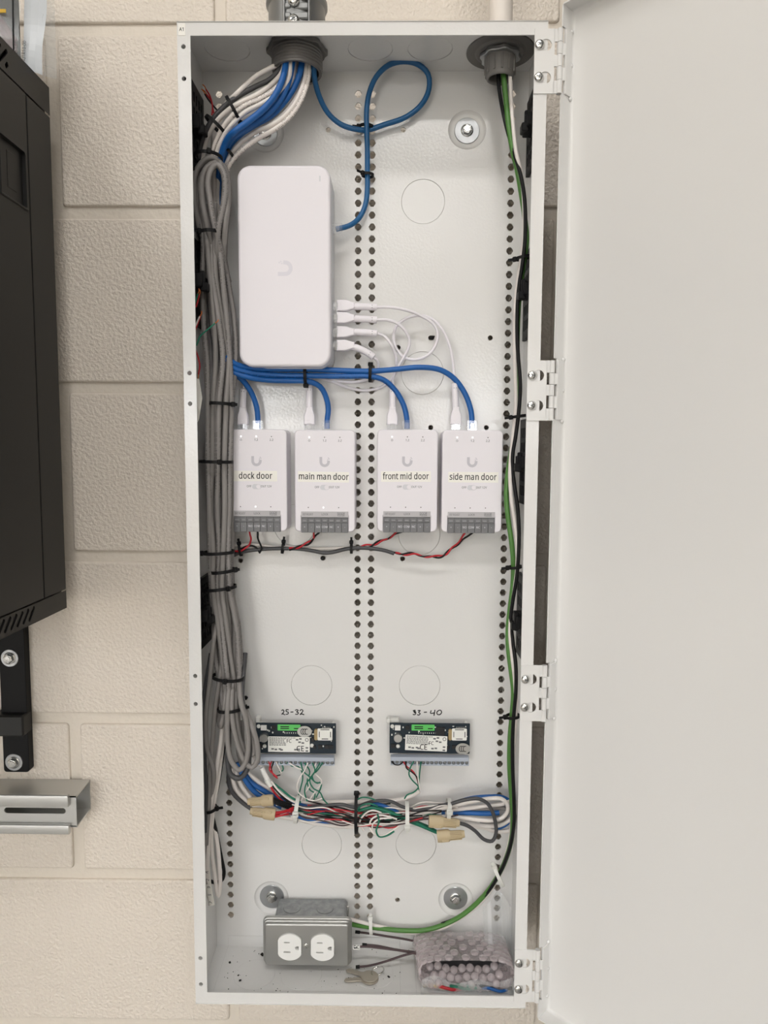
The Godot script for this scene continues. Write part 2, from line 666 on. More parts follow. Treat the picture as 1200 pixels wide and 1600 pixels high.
func room():
	var g := Geo.new()
	g.box(v(0, 650, MORTAR - 100), v(9000, 4200, 200), 1)
	var wall := setting("wall_back", g, M.mortar_paint)
	wall.set_meta("label", "painted concrete block wall behind the enclosure")
	# blocks: courses of 217, stretchers of 420 staggered by half
	var shared := {}
	for row in range(-5, 6):
		var y := 177.4 + 216.8 * row
		for k in range(-4, 5):
			var x := (-387.5 if posmod(row, 2) == 0 else -180.0) + 420.0 * k
			var q := Geo.new()
			var jw := 15.0 if posmod(row, 2) == 0 else 13.0
			q.t = Transform3D(Basis(Vector3(0, 0, 1), rng.randf_range(-0.002, 0.002)), v(x + 210, y - 108.4, MORTAR))
			q.prism(rrect(420 - jw + rng.randf_range(-1, 1), 216.8 - 14 + rng.randf_range(-1, 1), 5, 3), -2, -MORTAR + WALL, 3.2, 3)
			part("block", q, M.block_paint, wall)
	# unseen wall stub added past the open door, dark to shade the gap
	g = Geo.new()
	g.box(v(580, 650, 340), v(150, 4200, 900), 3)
	setting("added_shade_wall", g, M.dark_paint)
	# floor, ceiling and the other three walls of the workshop; the wall opposite has an open loading door and a window
	g = Geo.new()
	g.box(v(0, -1500, 3900), v(9000, 100, 8400), 1)
	setting("floor", g, M.concrete)
	g = Geo.new()
	g.box(v(0, 2800, 3900), v(9000, 100, 8400), 1)
	setting("ceiling", g, M.ceiling_paint)
	for s in [[-1, "wall_left"], [1, "wall_right"]]:
		g = Geo.new()
		g.box(v(4550 * s[0], 650, 3900), v(100, 4200, 8400), 1)
		setting(s[1], g, M.room_paint)
	g = Geo.new()
	var sill := 280.0
	var head := 900.0
	g.box(v(0, (head + 2750) / 2, 8150), v(9000, 2750 - head, 100), 1)
	g.box(v(1650, (sill - 1450) / 2, 8150), v(5700, sill + 1450, 100), 1)
	g.box(v(-4350, (head - 1450) / 2, 8150), v(300, head + 1450, 100), 1)
	for s in [[-1200, 650], [1750, 4500]]:
		g.box(v((s[0] + s[1]) / 2.0, (sill + head) / 2, 8150), v(s[1] - s[0], head - sill, 100), 1)
	setting("wall_front", g, M.room_paint)

func ceiling_lights():
	var n := 0
	for spot in [[-2000, 2000], [200, 2000], [2400, 2000], [-2000, 4900], [200, 4900], [2400, 4900], [-2000, 7300], [200, 7300], [2400, 7300]]:
		var o := thing("ceiling_light", "%s LED panel lamp in the ceiling row %s the enclosure" % [["left", "middle", "right"][n % 3], ["nearest", "second from", "farthest from"][n / 3]], "lamp", v(spot[0], 2700, spot[1]), "ceiling panel lamps")
		n += 1
		var g := Geo.new()
		g.box(v(spot[0], 2725, spot[1]), v(1260, 40, 360), 3)
		part("housing", g, M.enamel_edge, o)
		g = Geo.new()
		g.box(v(spot[0], 2702, spot[1]), v(1200, 8, 300), 1)
		part("diffuser", g, M.lamp_glow, o)
		var l := AreaLight3D.new()
		l.name = "lamp_light"
		l.area_size = Vector2(1.2, 0.3)
		l.area_normalize_energy = true
		l.light_energy = 3.1
		l.light_color = Color(1, 0.99, 0.98)
		l.shadow_enabled = true
		l.set("area_range", 20.0)
		l.set("area_attenuation", 2.0)
		l.position = metres(v(spot[0], 2694, spot[1])) - o.position
		l.rotation = Vector3(-PI / 2, 0, 0)
		o.add_child(l)

# ---------------------------------------------------------------- the enclosure
func panel_hole() -> PackedVector2Array:
	var p := PackedVector2Array()
	for q in [[3.9, 0.9], [2.6, 2.7], [1.5, 4.1], [-1.5, 4.1], [-2.6, 2.7], [-3.9, 0.9], [-3.9, -0.9], [-2.6, -2.7], [-1.5, -4.1], [1.5, -4.1], [2.6, -2.7], [3.9, -0.9]]:
		p.push_back(Vector2(q[0], q[1]))
	return p

func screw(g: Geo, at: Vector3, r: float, turn := 0.3):
	g.lathe([Vector2(r, 0), Vector2(r * 0.98, r * 0.22), Vector2(r * 0.85, r * 0.42), Vector2(r * 0.55, r * 0.56), Vector2(0, r * 0.6)], at, v(0, 0, 1), 20, true)

func cross_slot_shade(at: Vector3, r: float, turn: float) -> Geo:  # raised bars in darker metal; their tone stands for shade in the slot
	var g := Geo.new()
	g.t = Transform3D(Basis(v(0, 0, 1), turn), at)
	g.box(v(0, 0, r * 0.5), v(r * 0.95, r * 0.24, r * 0.26), 0.05)
	g.box(v(0, 0, r * 0.5), v(r * 0.24, r * 0.95, r * 0.26), 0.05)
	return g

func enclosure():
	var o := thing("enclosure", "tall white steel wiring enclosure with perforated back, its door standing open on the right", "wiring cabinet", v(0, -H / 2, -D))
	var holes := []
	var shape := panel_hole()
	for x in [-169.7, -8.2, 8.2, 169.7]:
		for k in 75:
			holes.push_back(hole(x, 510.0 - 13.55 * k, shape))
	var small := circle(3.0, 14)
	for p in [Vector2(-43, 470.3), Vector2(43.9, 470.2), Vector2(78.2, 233.3), Vector2(148.8, 233.5), Vector2(39.6, 222), Vector2(79.3, 127.6), Vector2(146, 127.9), Vector2(-50.3, -31.4), Vector2(46.6, -31.5), Vector2(43.2, -469.8), Vector2(-151.4, -35.2)]:
		holes.push_back(hole(p.x, p.y, small))
	var discs := []
	for p in [[67.7, 389.9], [-65.0, -191.0], [68.9, -190.0], [-53.0, -397.3], [66.1, -396.5], [-61.1, 209.0], [68.8, 192.0], [-85.0, 9.0], [66.7, -1.5]]:
		holes.push_back(hole(p[0], p[1], circle(25.5, 48)))
		discs.push_back(p)
	var dishes := [[118.0, 470.2], [-116.5, 467.0], [-117.5, -469.0], [117.2, -468.2]]
	for p in dishes:
		holes.push_back(hole(p[0], p[1], circle(22, 36)))
	var g := Geo.new()
	g.t = Transform3D(Basis.IDENTITY, v(0, 0, -D))
	g.sheet(-W / 2, -H / 2, W / 2, H / 2, holes)
	for p in dishes:
		g.lathe([Vector2(4, -3.2), Vector2(18, -3.2), Vector2(20.5, -2.2), Vector2(22, 0)].map(func(q): return Vector2(q.x, q.y)), v(p[0], p[1], 0), v(0, 0, 1), 36, true)
		g.lathe([Vector2(0, -3.2), Vector2(4, -3.2)], v(p[0], p[1], 0), v(0, 0, -1), 36)
	part("back_panel", g, M.enamel, o, "white back panel with four rows of slotted holes")
	for p in discs:
		g = Geo.new()
		g.lathe([Vector2(25.25, -1.6), Vector2(25.25, -0.6), Vector2(24.9, -0.2), Vector2(0, -0.35)], v(p[0], p[1], -D), v(0, 0, 1), 48)
		part("knockout", g, M.enamel, o)
	for s in [[-162, -16], [16, 162]]:
		g = Geo.new()
		g.box(v((s[0] + s[1]) / 2.0, 61.0, -D), v(s[1] - s[0], 0.7, 0.6), 0.1)
		part("seam", g, M.enamel_edge, o)
	# sides, lengthened back almost to the wall to keep the gap behind dark
	for s in [-1, 1]:
		g = Geo.new()
		g.box(v(s * (W / 2 - 0.75), 0, (WALL + 1.5) / 2 - 0.6), v(1.5, H, -WALL - 3.0), 0.5)
		part("side_panel", g, M.enamel, o)
	# top and bottom with their knockouts
	for s in [1, -1]:
		holes = []
		discs = []
		for p in ([[-149, -48, 24.5], [7, -48, 24.5], [72, -48, 24.5]] if s > 0 else [[-130, -46, 25.0], [-73, -46, 25.0], [19, -46, 25.0], [100, -46, 25.0]]):
			discs.push_back(p)
			holes.push_back(hole(p[0], p[1] * -s, circle(p[2], 48)))
		g = Geo.new()
		var b := Basis(v(1, 0, 0), v(0, 0, -s), v(0, s, 0))
		b = Basis(v(1, 0, 0), v(0, 0, s), v(0, -s, 0))
		g.t = Transform3D(b, v(0, s * (H / 2 - 1.5), 0))
		g.sheet(-W / 2, minf(-s * D, 0), W / 2, maxf(-s * D, 0), holes.map(func(h): return {"c": Vector2(h.c.x, -s * absf(h.c.y)), "poly": h.poly, "b": h.b}))
		g.t = Transform3D.IDENTITY
		g.box(v(0, s * (H / 2 - 0.3), -D / 2), v(W, 0.6, D + 2), 0.2)
		part("top_panel" if s > 0 else "bottom_panel", g, M.enamel, o)
		for p in discs:
			g = Geo.new()
			g.lathe([Vector2(p[2] - 0.45, -1.2), Vector2(p[2] - 0.45, -0.6), Vector2(p[2] - 0.9, -0.3), Vector2(0, -0.3)], v(p[0], s * (H / 2 - 1.5), p[1]), v(0, -s, 0), 48)
			part("knockout", g, M.enamel, o)
	# rim
	g = Geo.new()
	var fl := 13.6
	var left := []
	for y in [512.2, 480.8, 181.2, 148.8, -149.8, -181.6, -481.2, -513.0]:
		left.push_back(hole(-183.4, y, circle(2.4, 14)))
	g.sheet(-W / 2, -H / 2, -W / 2 + fl, H / 2, left)
	g.sheet(W / 2 - fl, -H / 2, W / 2, H / 2, [])
	g.sheet(-W / 2 + fl, H / 2 - fl, W / 2 - fl, H / 2, [])
	g.sheet(-W / 2 + fl, -H / 2, W / 2 - fl, -H / 2 + fl, [])
	var ix := W / 2 - fl
	var iy := H / 2 - fl
	var t := 1.5
	g.quad(v(-ix, -iy, -t), v(-ix, iy, -t), v(-ix, iy, 0), v(-ix, -iy, 0))
	g.quad(v(ix, -iy, 0), v(ix, iy, 0), v(ix, iy, -t), v(ix, -iy, -t))
	g.quad(v(-ix, iy, 0), v(-ix, iy, -t), v(ix, iy, -t), v(ix, iy, 0))
	g.quad(v(-ix, -iy, -t), v(-ix, -iy, 0), v(ix, -iy, 0), v(ix, -iy, -t))
	var lip := smooth([v(-W / 2 + 0.4, -H / 2 + 0.4, -0.6), v(-W / 2 + 0.4, H / 2 - 0.4, -0.6)], 1000)
	for q in [[v(-W / 2 + 0.8, -H / 2 + 0.8, -0.8), v(-W / 2 + 0.8, H / 2 - 0.8, -0.8)], [v(W / 2 - 0.8, -H / 2 + 0.8, -0.8), v(W / 2 - 0.8, H / 2 - 0.8, -0.8)], [v(-W / 2 + 0.8, H / 2 - 0.8, -0.8), v(W / 2 - 0.8, H / 2 - 0.8, -0.8)], [v(-W / 2 + 0.8, -H / 2 + 0.8, -0.8), v(W / 2 - 0.8, -H / 2 + 0.8, -0.8)]]:
		g.tube(PackedVector3Array(q), 0.85, 8)
	part("rim", g, M.enamel, o)
	g = Geo.new()
	g.box(v(-184.7, 528.8, 0.2), v(7.5, 12, 0.3), 0.1)
	part("sticker", g, M.label_tape, o, "small square sticker printed A1")
	lettering("lettering", "A1", 3.4, v(-184.7, 528.7, 0.4), o, M.ink)
	# hinges
	for y in [496.7, 164.0, -165.7, -496.7]:
		g = Geo.new()
		g.t = Transform3D(Basis.IDENTITY, v(0, y, 1.3))
		g.sheet(176.2, -31.6, 196.6, 31.6, [hole(187.8, 15.8, circle(5.9, 26)), hole(187.6, -15.9, circle(5.9, 26))], 1.2)
		g.quad(v(176.2, 31.6, -1.3), v(176.2, 31.6, 0), v(176.2, -31.6, 0), v(176.2, -31.6, -1.3))
		g.quad(v(176.2, 31.6, 0), v(176.2, 31.6, -1.3), v(196.6, 31.6, -1.3), v(196.6, 31.6, 0))
		g.quad(v(176.2, -31.6, -1.3), v(176.2, -31.6, 0), v(196.6, -31.6, 0), v(196.6, -31.6, -1.3))
		for k in [[18.8, 31.6], [-5.2, 6.2], [-31.6, -18.8]]:
			g.tube(PackedVector3Array([v(202.2, k[0], -0.9), v(202.2, k[1], -0.9)]), 3.0, 14)
			g.box(v(198.6, (k[0] + k[1]) / 2, -0.6), v(5.0, k[1] - k[0], 1.2), 0.2)
		var hn := part("hinge", g, M.enamel_edge, o)
		g = Geo.new()
		for k in [[6.6, 18.4], [-18.4, -5.6]]:
			g.t = Transform3D(Basis(v(0, 1, 0), -PI / 4), v(202.2, y, 0.4))
			g.box(v(0.0, (k[0] + k[1]) / 2, 2.2), v(1.0, k[1] - k[0], 1.0), 0.2)
			g.t = Transform3D.IDENTITY
			g.quad(v(200.6, y + k[0], 2.9), v(206.0, y + k[0], -0.2), v(206.0, y + k[1], -0.2), v(200.6, y + k[1], 2.9))
			g.box(v(205.0, y + (k[0] + k[1]) / 2, -0.6), v(6.5, k[1] - k[0], 1.4), 0.4)
			g.tube(PackedVector3Array([v(202.2, y + k[0], 0.3), v(202.2, y + k[1], 0.3)]), 3.0, 14)
		part("hinge_tab", g, M.enamel_edge, hn)
		for s in [1, -1]:
			g = Geo.new()
			var at := v(181.2, y + 15.8 * s, 1.4)
			g.lathe([Vector2(5.0, 0), Vector2(4.9, 1.1), Vector2(4.3, 2.0), Vector2(2.8, 2.7), Vector2(0, 2.9)], at, v(0, 0, 1), 22, true)
			part("screw", g, M.bright_zinc, hn, "bright zinc pan head screw")
			part("screw_slot_shade", cross_slot_shade(at + v(0, 0, 0.2), 4.6, 0.35 + 0.4 * s), M.die_cast, hn)
	door(o)

func door(o: Node3D):
	var a := deg_to_rad(45)
	var u := v(cos(a), 0, sin(a))
	var n := v(-sin(a), 0, cos(a))
	var deep := 19.0
	var c := v(204.6, 2.0, 1.0) - n * deep
	var hh := 550.0
	var wd := 392.0
	var g := Geo.new()
	g.t = Transform3D(Basis(u, v(0, 1, 0), n), c)
	g.box(v(wd / 2, 0, -0.75), v(wd, hh * 2, 1.5), 0.4)
	var dr := part("door", g, M.door_enamel, o, "open white steel door, its inside facing the room")
	# flanges folded from the sheet, with a rounded fold
	g = Geo.new()
	g.t = Transform3D(Basis(u, v(0, 1, 0), n), c)
	var prof := []
	for s in 7:
		var th := PI / 2 * s / 6
		prof.push_back(Vector2(3.5 - 3.5 * sin(th), 3.5 - 3.5 * cos(th)))
	prof.push_back(Vector2(0, deep))
	prof.push_back(Vector2(-1.4, deep))
	prof.push_back(Vector2(-1.4, 0))
	var last: Vector2 = Vector2(3.5, 0)
	# the flange is notched where the hinge knuckles turn
	var y0 := -hh
	for y in [-496.7, -165.7, 164.0, 496.7, hh]:
		var stops := [[y0, y - 32.0, deep], [y - 32.0, y + 32.0, deep - 4.6]] if y < hh else [[y0, hh, deep]]
		for st in stops:
			last = Vector2(3.5, 0)
			for p in prof:
				var q := Vector2(p.x, minf(p.y, st[2]))
				g.quad(v(last.x, st[0], last.y), v(last.x, st[1], last.y), v(q.x, st[1], q.y), v(q.x, st[0], q.y))
				last = q
		y0 = y + 32.0
	for s in [1, -1]:
		last = Vector2(3.5, 0)
		for q in prof:
			var ya: float = s * (hh - last.x)
			var yb: float = s * (hh - q.x)
			if s > 0:
				g.quad(v(0, ya, last.y), v(wd, ya, last.y), v(wd, yb, q.y), v(0, yb, q.y))
			else:
				g.quad(v(0, ya, last.y), v(0, yb, q.y), v(wd, yb, q.y), v(wd, ya, last.y))
			last = q
	g.box(v(wd + 0.7, 0, deep / 2), v(1.4, hh * 2, deep), 0.4)
	part("door_flange", g, M.door_enamel, dr)
	# hinge leaves welded on the flange
	for y in [496.7, 164.0, -165.7, -496.7]:
		g = Geo.new()
		g.t = Transform3D(Basis(u, v(0, 1, 0), n), c)
		g.box(v(0.8, y - 1, deep - 10.0), v(1.6, 63, 11.5), 0.4)
		for k in [33, 0, -33]:
			g.lathe([Vector2(2.4, 0), Vector2(2.1, 1.2), Vector2(1.2, 1.9), Vector2(0, 2.1)], v(0.4, y + k - 1, deep - 16.0), v(1, 0, 0), 12, true)
		part("hinge_leaf", g, M.enamel_edge, dr)

# small illegible jacket print: rows of tiny strokes along the cable, on two sides of it
func jacket_print(called: String, base: StandardMaterial3D, ink: Color, seed_: int) -> StandardMaterial3D:
	var m := base.duplicate() as StandardMaterial3D
	m.resource_name = called
	var r := RandomNumberGenerator.new()
	r.seed = seed_
	var im := Image.create(64, 1024, false, Image.FORMAT_RGB8)
	im.fill(base.albedo_color)
	for side in 3:
		var y := 20 + 90 * side
		while y < 900 - 60 * side:
			var word := r.randi_range(2, 7)
			for c in word:
				var x0 := 8 + 21 * side
				for s in 3:
					if r.randf() < 0.75:
						im.fill_rect(Rect2i(x0 + r.randi_range(0, 2) * 3, y + s * 3, r.randi_range(3, 8), 2), ink)
				if r.randf() < 0.7:
					im.fill_rect(Rect2i(x0, y, 9, 2), ink)
				if r.randf() < 0.6:
					im.fill_rect(Rect2i(x0, y, 2, 10), ink)
				y += 15
			y += 14
	m.albedo_color = Color.WHITE
	m.albedo_texture = ImageTexture.create_from_image(im)
	m.uv1_scale = Vector3(1, 1.0 / 115.0, 1)
	M[called] = m
	return m

# ---------------------------------------------------------------- what hangs on the wall left of the enclosure
func plate_with_slots(g: Geo, y0: float, y1: float, z0: float, z1: float, slots: Array, x: float, thick: float):
	# a plate facing +x: local x runs towards the wall (-z), local y is up
	g.t = Transform3D(Basis(v(0, 0, -1), v(0, 1, 0), v(1, 0, 0)), v(x, 0, 0))
	var holes := []
	for s in slots:
		var c := Vector2(-s[1], s[0])
		var q := PackedVector2Array()
		for p in rrect(s[3], s[2], s[3] * 0.45, 3):
			q.push_back(p.rotated(s[4]))
		var h := hole(c.x, c.y, q)
		holes.push_back(h)
	# slanted slots: every cell is a leaning strip, so their outlines are joined to one another
	holes.sort_custom(func(l, m): return l.c.x < m.c.x)
	for h in holes:
		var n: int = h.poly.size()
		var lo := 0
		var hi := 0
		for i in n:
			if h.poly[i].y < h.poly[lo].y:
				lo = i
			if h.poly[i].y > h.poly[hi].y:
				hi = i
		var c: Vector2 = h.c
		var k := 0.9316
		var half := 6.3
		var edge := func(y: float, side: float) -> Vector3: return v(clampf(c.x + side * half + (y - c.y) * k, -z1, -z0), y, 0)
		# left and right of the slot, then above and below it
		var i := hi
		while i != lo:
			var j := (i + 1) % n
			var p: Vector2 = c + h.poly[i]
			var q: Vector2 = c + h.poly[j]
			g.quad(edge.call(p.y, -1), edge.call(q.y, -1), v(q.x, q.y, 0), v(p.x, p.y, 0))
			g.quad(v(p.x, p.y, 0), v(q.x, q.y, 0), v(q.x, q.y, -thick), v(p.x, p.y, -thick))
			i = j
		while i != hi:
			var j := (i + 1) % n
			var p: Vector2 = c + h.poly[i]
			var q: Vector2 = c + h.poly[j]
			g.quad(v(p.x, p.y, 0), edge.call(p.y, 1), edge.call(q.y, 1), v(q.x, q.y, 0))
			g.quad(v(p.x, p.y, 0), v(q.x, q.y, 0), v(q.x, q.y, -thick), v(p.x, p.y, -thick))
			i = j
		for b in [[y0, c.y + h.poly[lo].y], [c.y + h.poly[hi].y, y1]]:
			g.quad(edge.call(b[0], -1), edge.call(b[0], 1), edge.call(b[1], 1), edge.call(b[1], -1))
	if holes.size() > 0:
		var f: Vector2 = holes[0].c
		var l: Vector2 = holes[-1].c
		g.quad(v(-z1, y0, 0), v(maxf(-z1, f.x - 6.3 + (y0 - f.y) * 0.9316), y0, 0), v(maxf(-z1, f.x - 6.3 + (y1 - f.y) * 0.9316), y1, 0), v(-z1, y1, 0))
		g.quad(v(l.x + 6.3 + (y0 - l.y) * 0.9316, y0, 0), v(-z0, y0, 0), v(-z0, y1, 0), v(l.x + 6.3 + (y1 - l.y) * 0.9316, y1, 0))
	g.t = Transform3D.IDENTITY

func left_neighbours():
	var x := -373.0
	var top := 523.5
	var bot := -98.0
	var zb := -106.0
	var zf := 500.0
	var rack := thing("network_rack", "black wall-mounted network rack left of the enclosure, only its right side in view", "network rack", v(x - 260, bot, WALL))
	var g := Geo.new()
	g.box(v(x - 262, (top + bot) / 2, (zb + zf) / 2), v(515, top - bot - 2, zf - zb - 4), 1)
	part("body", g, M.rack_black, rack)
	# frame rails at the top and the bottom of the side, with slanted vent slots
	for s in [[491.5, top, 1, 507.0], [bot, -75.8, -1, -86.0]]:
		g = Geo.new()
		var slots := []
		for k in 24:
			var z: float = (-18.0 if s[2] > 0 else -20.0) + 12.6 * k
			slots.push_back([s[3] - (6.5 if k == 0 and s[2] > 0 else 0.0), z + (6.0 if k == 0 and s[2] > 0 else 0.0), 9.0 if k == 0 and s[2] > 0 else (25.0 if s[2] > 0 else 20.0), 4.6, -0.75])
		plate_with_slots(g, s[0], s[1], zb, zf, slots, x, 2.0)
		g.box(v(x - 262, s[1] - 0.6 if s[2] > 0 else s[0] + 0.6, (zb + zf) / 2), v(524, 1.2, zf - zb), 0.4)
		part("frame_rail", g, M.rack_black, rack)
	# the fixed strip at the wall and the lift-off side panel with its latch
	g = Geo.new()
	g.box(v(x - 1.5, 207.7, (zb - 51.5) / 2), v(3.0, 564, -51.5 - zb), 0.6)
	part("rear_strip", g, M.rack_black, rack)
	g = Geo.new()
	g.t = Transform3D(Basis(v(0, 0, -1), v(0, 1, 0), v(1, 0, 0)), v(x, 0, 0))
	g.sheet(-zf, -74.0, 49.0, 489.8, [hole(17.5, 395.0, rrect(54, 60, 3, 3))], 9)
	var side := part("side_panel", g, M.rack_black, rack)
	g = Geo.new()
	g.box(v(x - 8.5, 395, -17.5), v(1, 60, 54), 0.2)
	part("latch_tray", g, M.rack_black, side)
	g = Geo.new()
	g.box(v(x - 6.5, 397, -22.0), v(5, 40, 20), 1.2)
	part("latch", g, M.rack_black, side)
	g = Geo.new()
	g.box(v(x + 0.6, 395, 9.5), v(1.6, 64, 2.2), 0.5)
	g.box(v(x + 0.6, 364, -17.5), v(1.6, 2.2, 56), 0.5)
	part("latch_lip", g, M.rack_black, side)
	# the strut under the rack
	var strut := thing("mounting_strut", "black steel strut bolted upright to the wall under the rack", "bracket", v(-459.5, -325, WALL))
	g = Geo.new()
	g.t = Transform3D(Basis.IDENTITY, v(-459.5, -204, WALL))
	g.prism(rrect(34, 242, 4, 3), 0, 12, 1.0, 2)
	part("channel", g, M.black_plastic, strut)
	g = Geo.new()
	g.box(v(-492, -258, -133), v(100, 28, 24), 2)
	part("cross_strap", g, M.rack_black, strut)
	for y in [-171.0, -311.0]:
		var b := thing("strut_bolt", "hex bolt with washer %s the black strap" % ["above", "below"][0 if y > -200 else 1], "bolt", v(-462, y, -133), "bolts in the black strut")
		hex_bolt(b, v(-462, y, -133), 9.0, 11.5, 6.2)
	# the aluminium rail lower down: a box extrusion with two lips in front
	var xe := -367.5
	var rail := thing("aluminium_rail", "slotted aluminium channel rail on the wall below the black strut", "rail", v(-600, -394, WALL))
	g = Geo.new()
	var long := 420.0
	g.t = Transform3D(Basis(v(0, 0, 1), v(0, 1, 0), v(-1, 0, 0)), v(xe, 0, 0))
	for q in [[-144.5, -339.5, -102, -341], [-144.5, -378.5, -102, -380.5]]:
		g.prism(PackedVector2Array([Vector2(q[0], q[1] - 2), Vector2(q[2], q[3] - 2), Vector2(q[2], q[3]), Vector2(q[0], q[1])]), 0, long)
	g.prism(PackedVector2Array([Vector2(-144.5, -380), Vector2(-142.5, -380), Vector2(-142.5, -340), Vector2(-144.5, -340)]), 0, long)
	part("channel", g, M.aluminium, rail)
	g = Geo.new()
	g.t = Transform3D(Basis.IDENTITY, v(xe, 0, -102))
	var slots := []
	for k in 3:
		slots.push_back(hole(-53.4 - 112.0 * k, -361.0, rrect(79, 7.6, 3.7, 5)))
	g.sheet(-long, -382, 0, -341, slots, 2)
	g.t = Transform3D(Basis(v(0, 0, 1), v(0, 1, 0), v(-1, 0, 0)), v(xe - 8, 0, 0))
	for q in [[-337.5, -353.0], [-376.8, -389.3]]:
		g.prism(rrect2(-101.5, q[1], -95.5, q[0], 1.5), 0, long)
	part("slotted_face", g, M.aluminium, rail)
	bag_on_rack()

func rrect2(x0: float, y0: float, x1: float, y1: float, r: float) -> PackedVector2Array:
	var p := rrect(x1 - x0, y1 - y0, r, 3)
	for i in p.size():
		p[i] += Vector2((x0 + x1) / 2, (y0 + y1) / 2)
	return p

func hex_bolt(o: Node3D, at: Vector3, washer: float, washer2: float, across: float, tall := 5.5):
	var g := Geo.new()
	g.lathe([Vector2(washer2, 0), Vector2(washer2, 0.9), Vector2(washer2 - 0.5, 1.4), Vector2(across * 0.7, 1.4)], at, v(0, 0, 1), 36)
	part("washer", g, M.zinc, o)
	g = Geo.new()
	g.t = Transform3D(Basis(v(0, 0, 1), 0.2), at)
	g.lathe([Vector2(across * 1.3, 1.4), Vector2(across * 1.28, 2.2), Vector2(across * 1.1, 2.8)], Vector3.ZERO, v(0, 0, 1), 30)
	g.prism(circle(across, 6), 1.4, 1.4 + tall, 0.9, 2)
	g.lathe([Vector2(across * 0.7, 1.4 + tall), Vector2(across * 0.62, 2.0 + tall), Vector2(0, 2.1 + tall)], Vector3.ZERO, v(0, 0, 1), 20)
	part("bolt_head", g, M.bright_zinc, o)

func bag_on_rack():
	var z := -74.0
	var o := thing("parts_bag", "clear plastic bag of small parts with a white label strip, beside the rack top", "plastic bag", v(-392, 520, z))
	# the strip of white label along the bag's right side, gently buckled
	var g := Geo.new()
	var rows := 14
	var edge := func(t: float, side: int) -> Vector3:
		var y := lerpf(528.0, 625.0, t)
		var bend := sin(t * 7.0) * 1.6
		return v((-387.0 + 6.0 * t + bend * 0.6) if side == 0 else (-363.5 + 8.5 * t - bend * 0.5), y - (8.0 * (1 - t) * side), z + bend + side * 3.0)
	for s in rows:
		var a := float(s) / rows
		var b := float(s + 1) / rows
		for c in 3:
			var p := func(t: float, f: float) -> Vector3:
				var l: Vector3 = edge.call(t, 0)
				return l.lerp(edge.call(t, 1), f) + v(0, 0, sin(f * PI) * (1.5 + sin(t * 11.0)))
			g.quad(p.call(a, c / 3.0), p.call(a, (c + 1) / 3.0), p.call(b, (c + 1) / 3.0), p.call(b, c / 3.0))
	part("label_strip", g, M.bag_label, o, "white label strip with a printed code")
	lettering("lettering", "W2J1R10-00", 3.6, v(-383.0, 543, z + 5.0), o, M.ink, Basis(v(0, 0, 1), 1.45), 0.0, true)
	g = Geo.new()
	var e := Geo.new()
	for s in 12:
		var a := 500.0 + s * 11.0
		var w0 := sin(s * 1.3) * 3.0
		var w1 := sin((s + 1) * 1.3) * 3.0
		g.quad(v(-440, a, z + 12 + w0), v(-414, a, z + 19 - w0), v(-414, a + 11, z + 19 - w1), v(-440, a + 11, z + 12 + w1))
		g.quad(v(-414, a, z + 19 - w0), v(-386, a, z + 6 + w0), v(-385, a + 11, z + 6 + w1), v(-414, a + 11, z + 19 - w1))
		e.quad(v(-363, a + 20, z + 2), v(-352, a + 20, z - 6), v(-351, a + 31, z - 6), v(-361, a + 31, z + 2))
	part("film", g, M.film, o)
	part("film_edge", e, M.film, o)
	g = Geo.new()
	g.tube(smooth([v(-392.5, 520, z + 9), v(-391, 560, z + 11), v(-389.5, 622, z + 10)], 8), 0.9, 6)
	part("zip_seam", g, M.black_plastic, o)
	# dark red, yellow and black oddments inside
	g = Geo.new()
	for s in 5:
		g.tube(smooth([v(-440, 540 + s * 11, z + 2), v(-425 + s * 2, 551 + s * 9, z + 7), v(-408, 543 + s * 8, z + 4), v(-396, 536 + s * 5, z)], 5), 5.0, 8, 0.6)
	part("packet", g, M.maroon, o)
	g = Geo.new()
	g.box(v(-402, 581, z + 16), v(13, 4, 1), 0.2)
	part("tape", g, M.yellow_tape, o)
	g = Geo.new()
	g.box(v(-418, 575, z - 8), v(50, 110, 4), 1.5)
	part("dark_lining", g, M.rack_black, o, "folded black film")

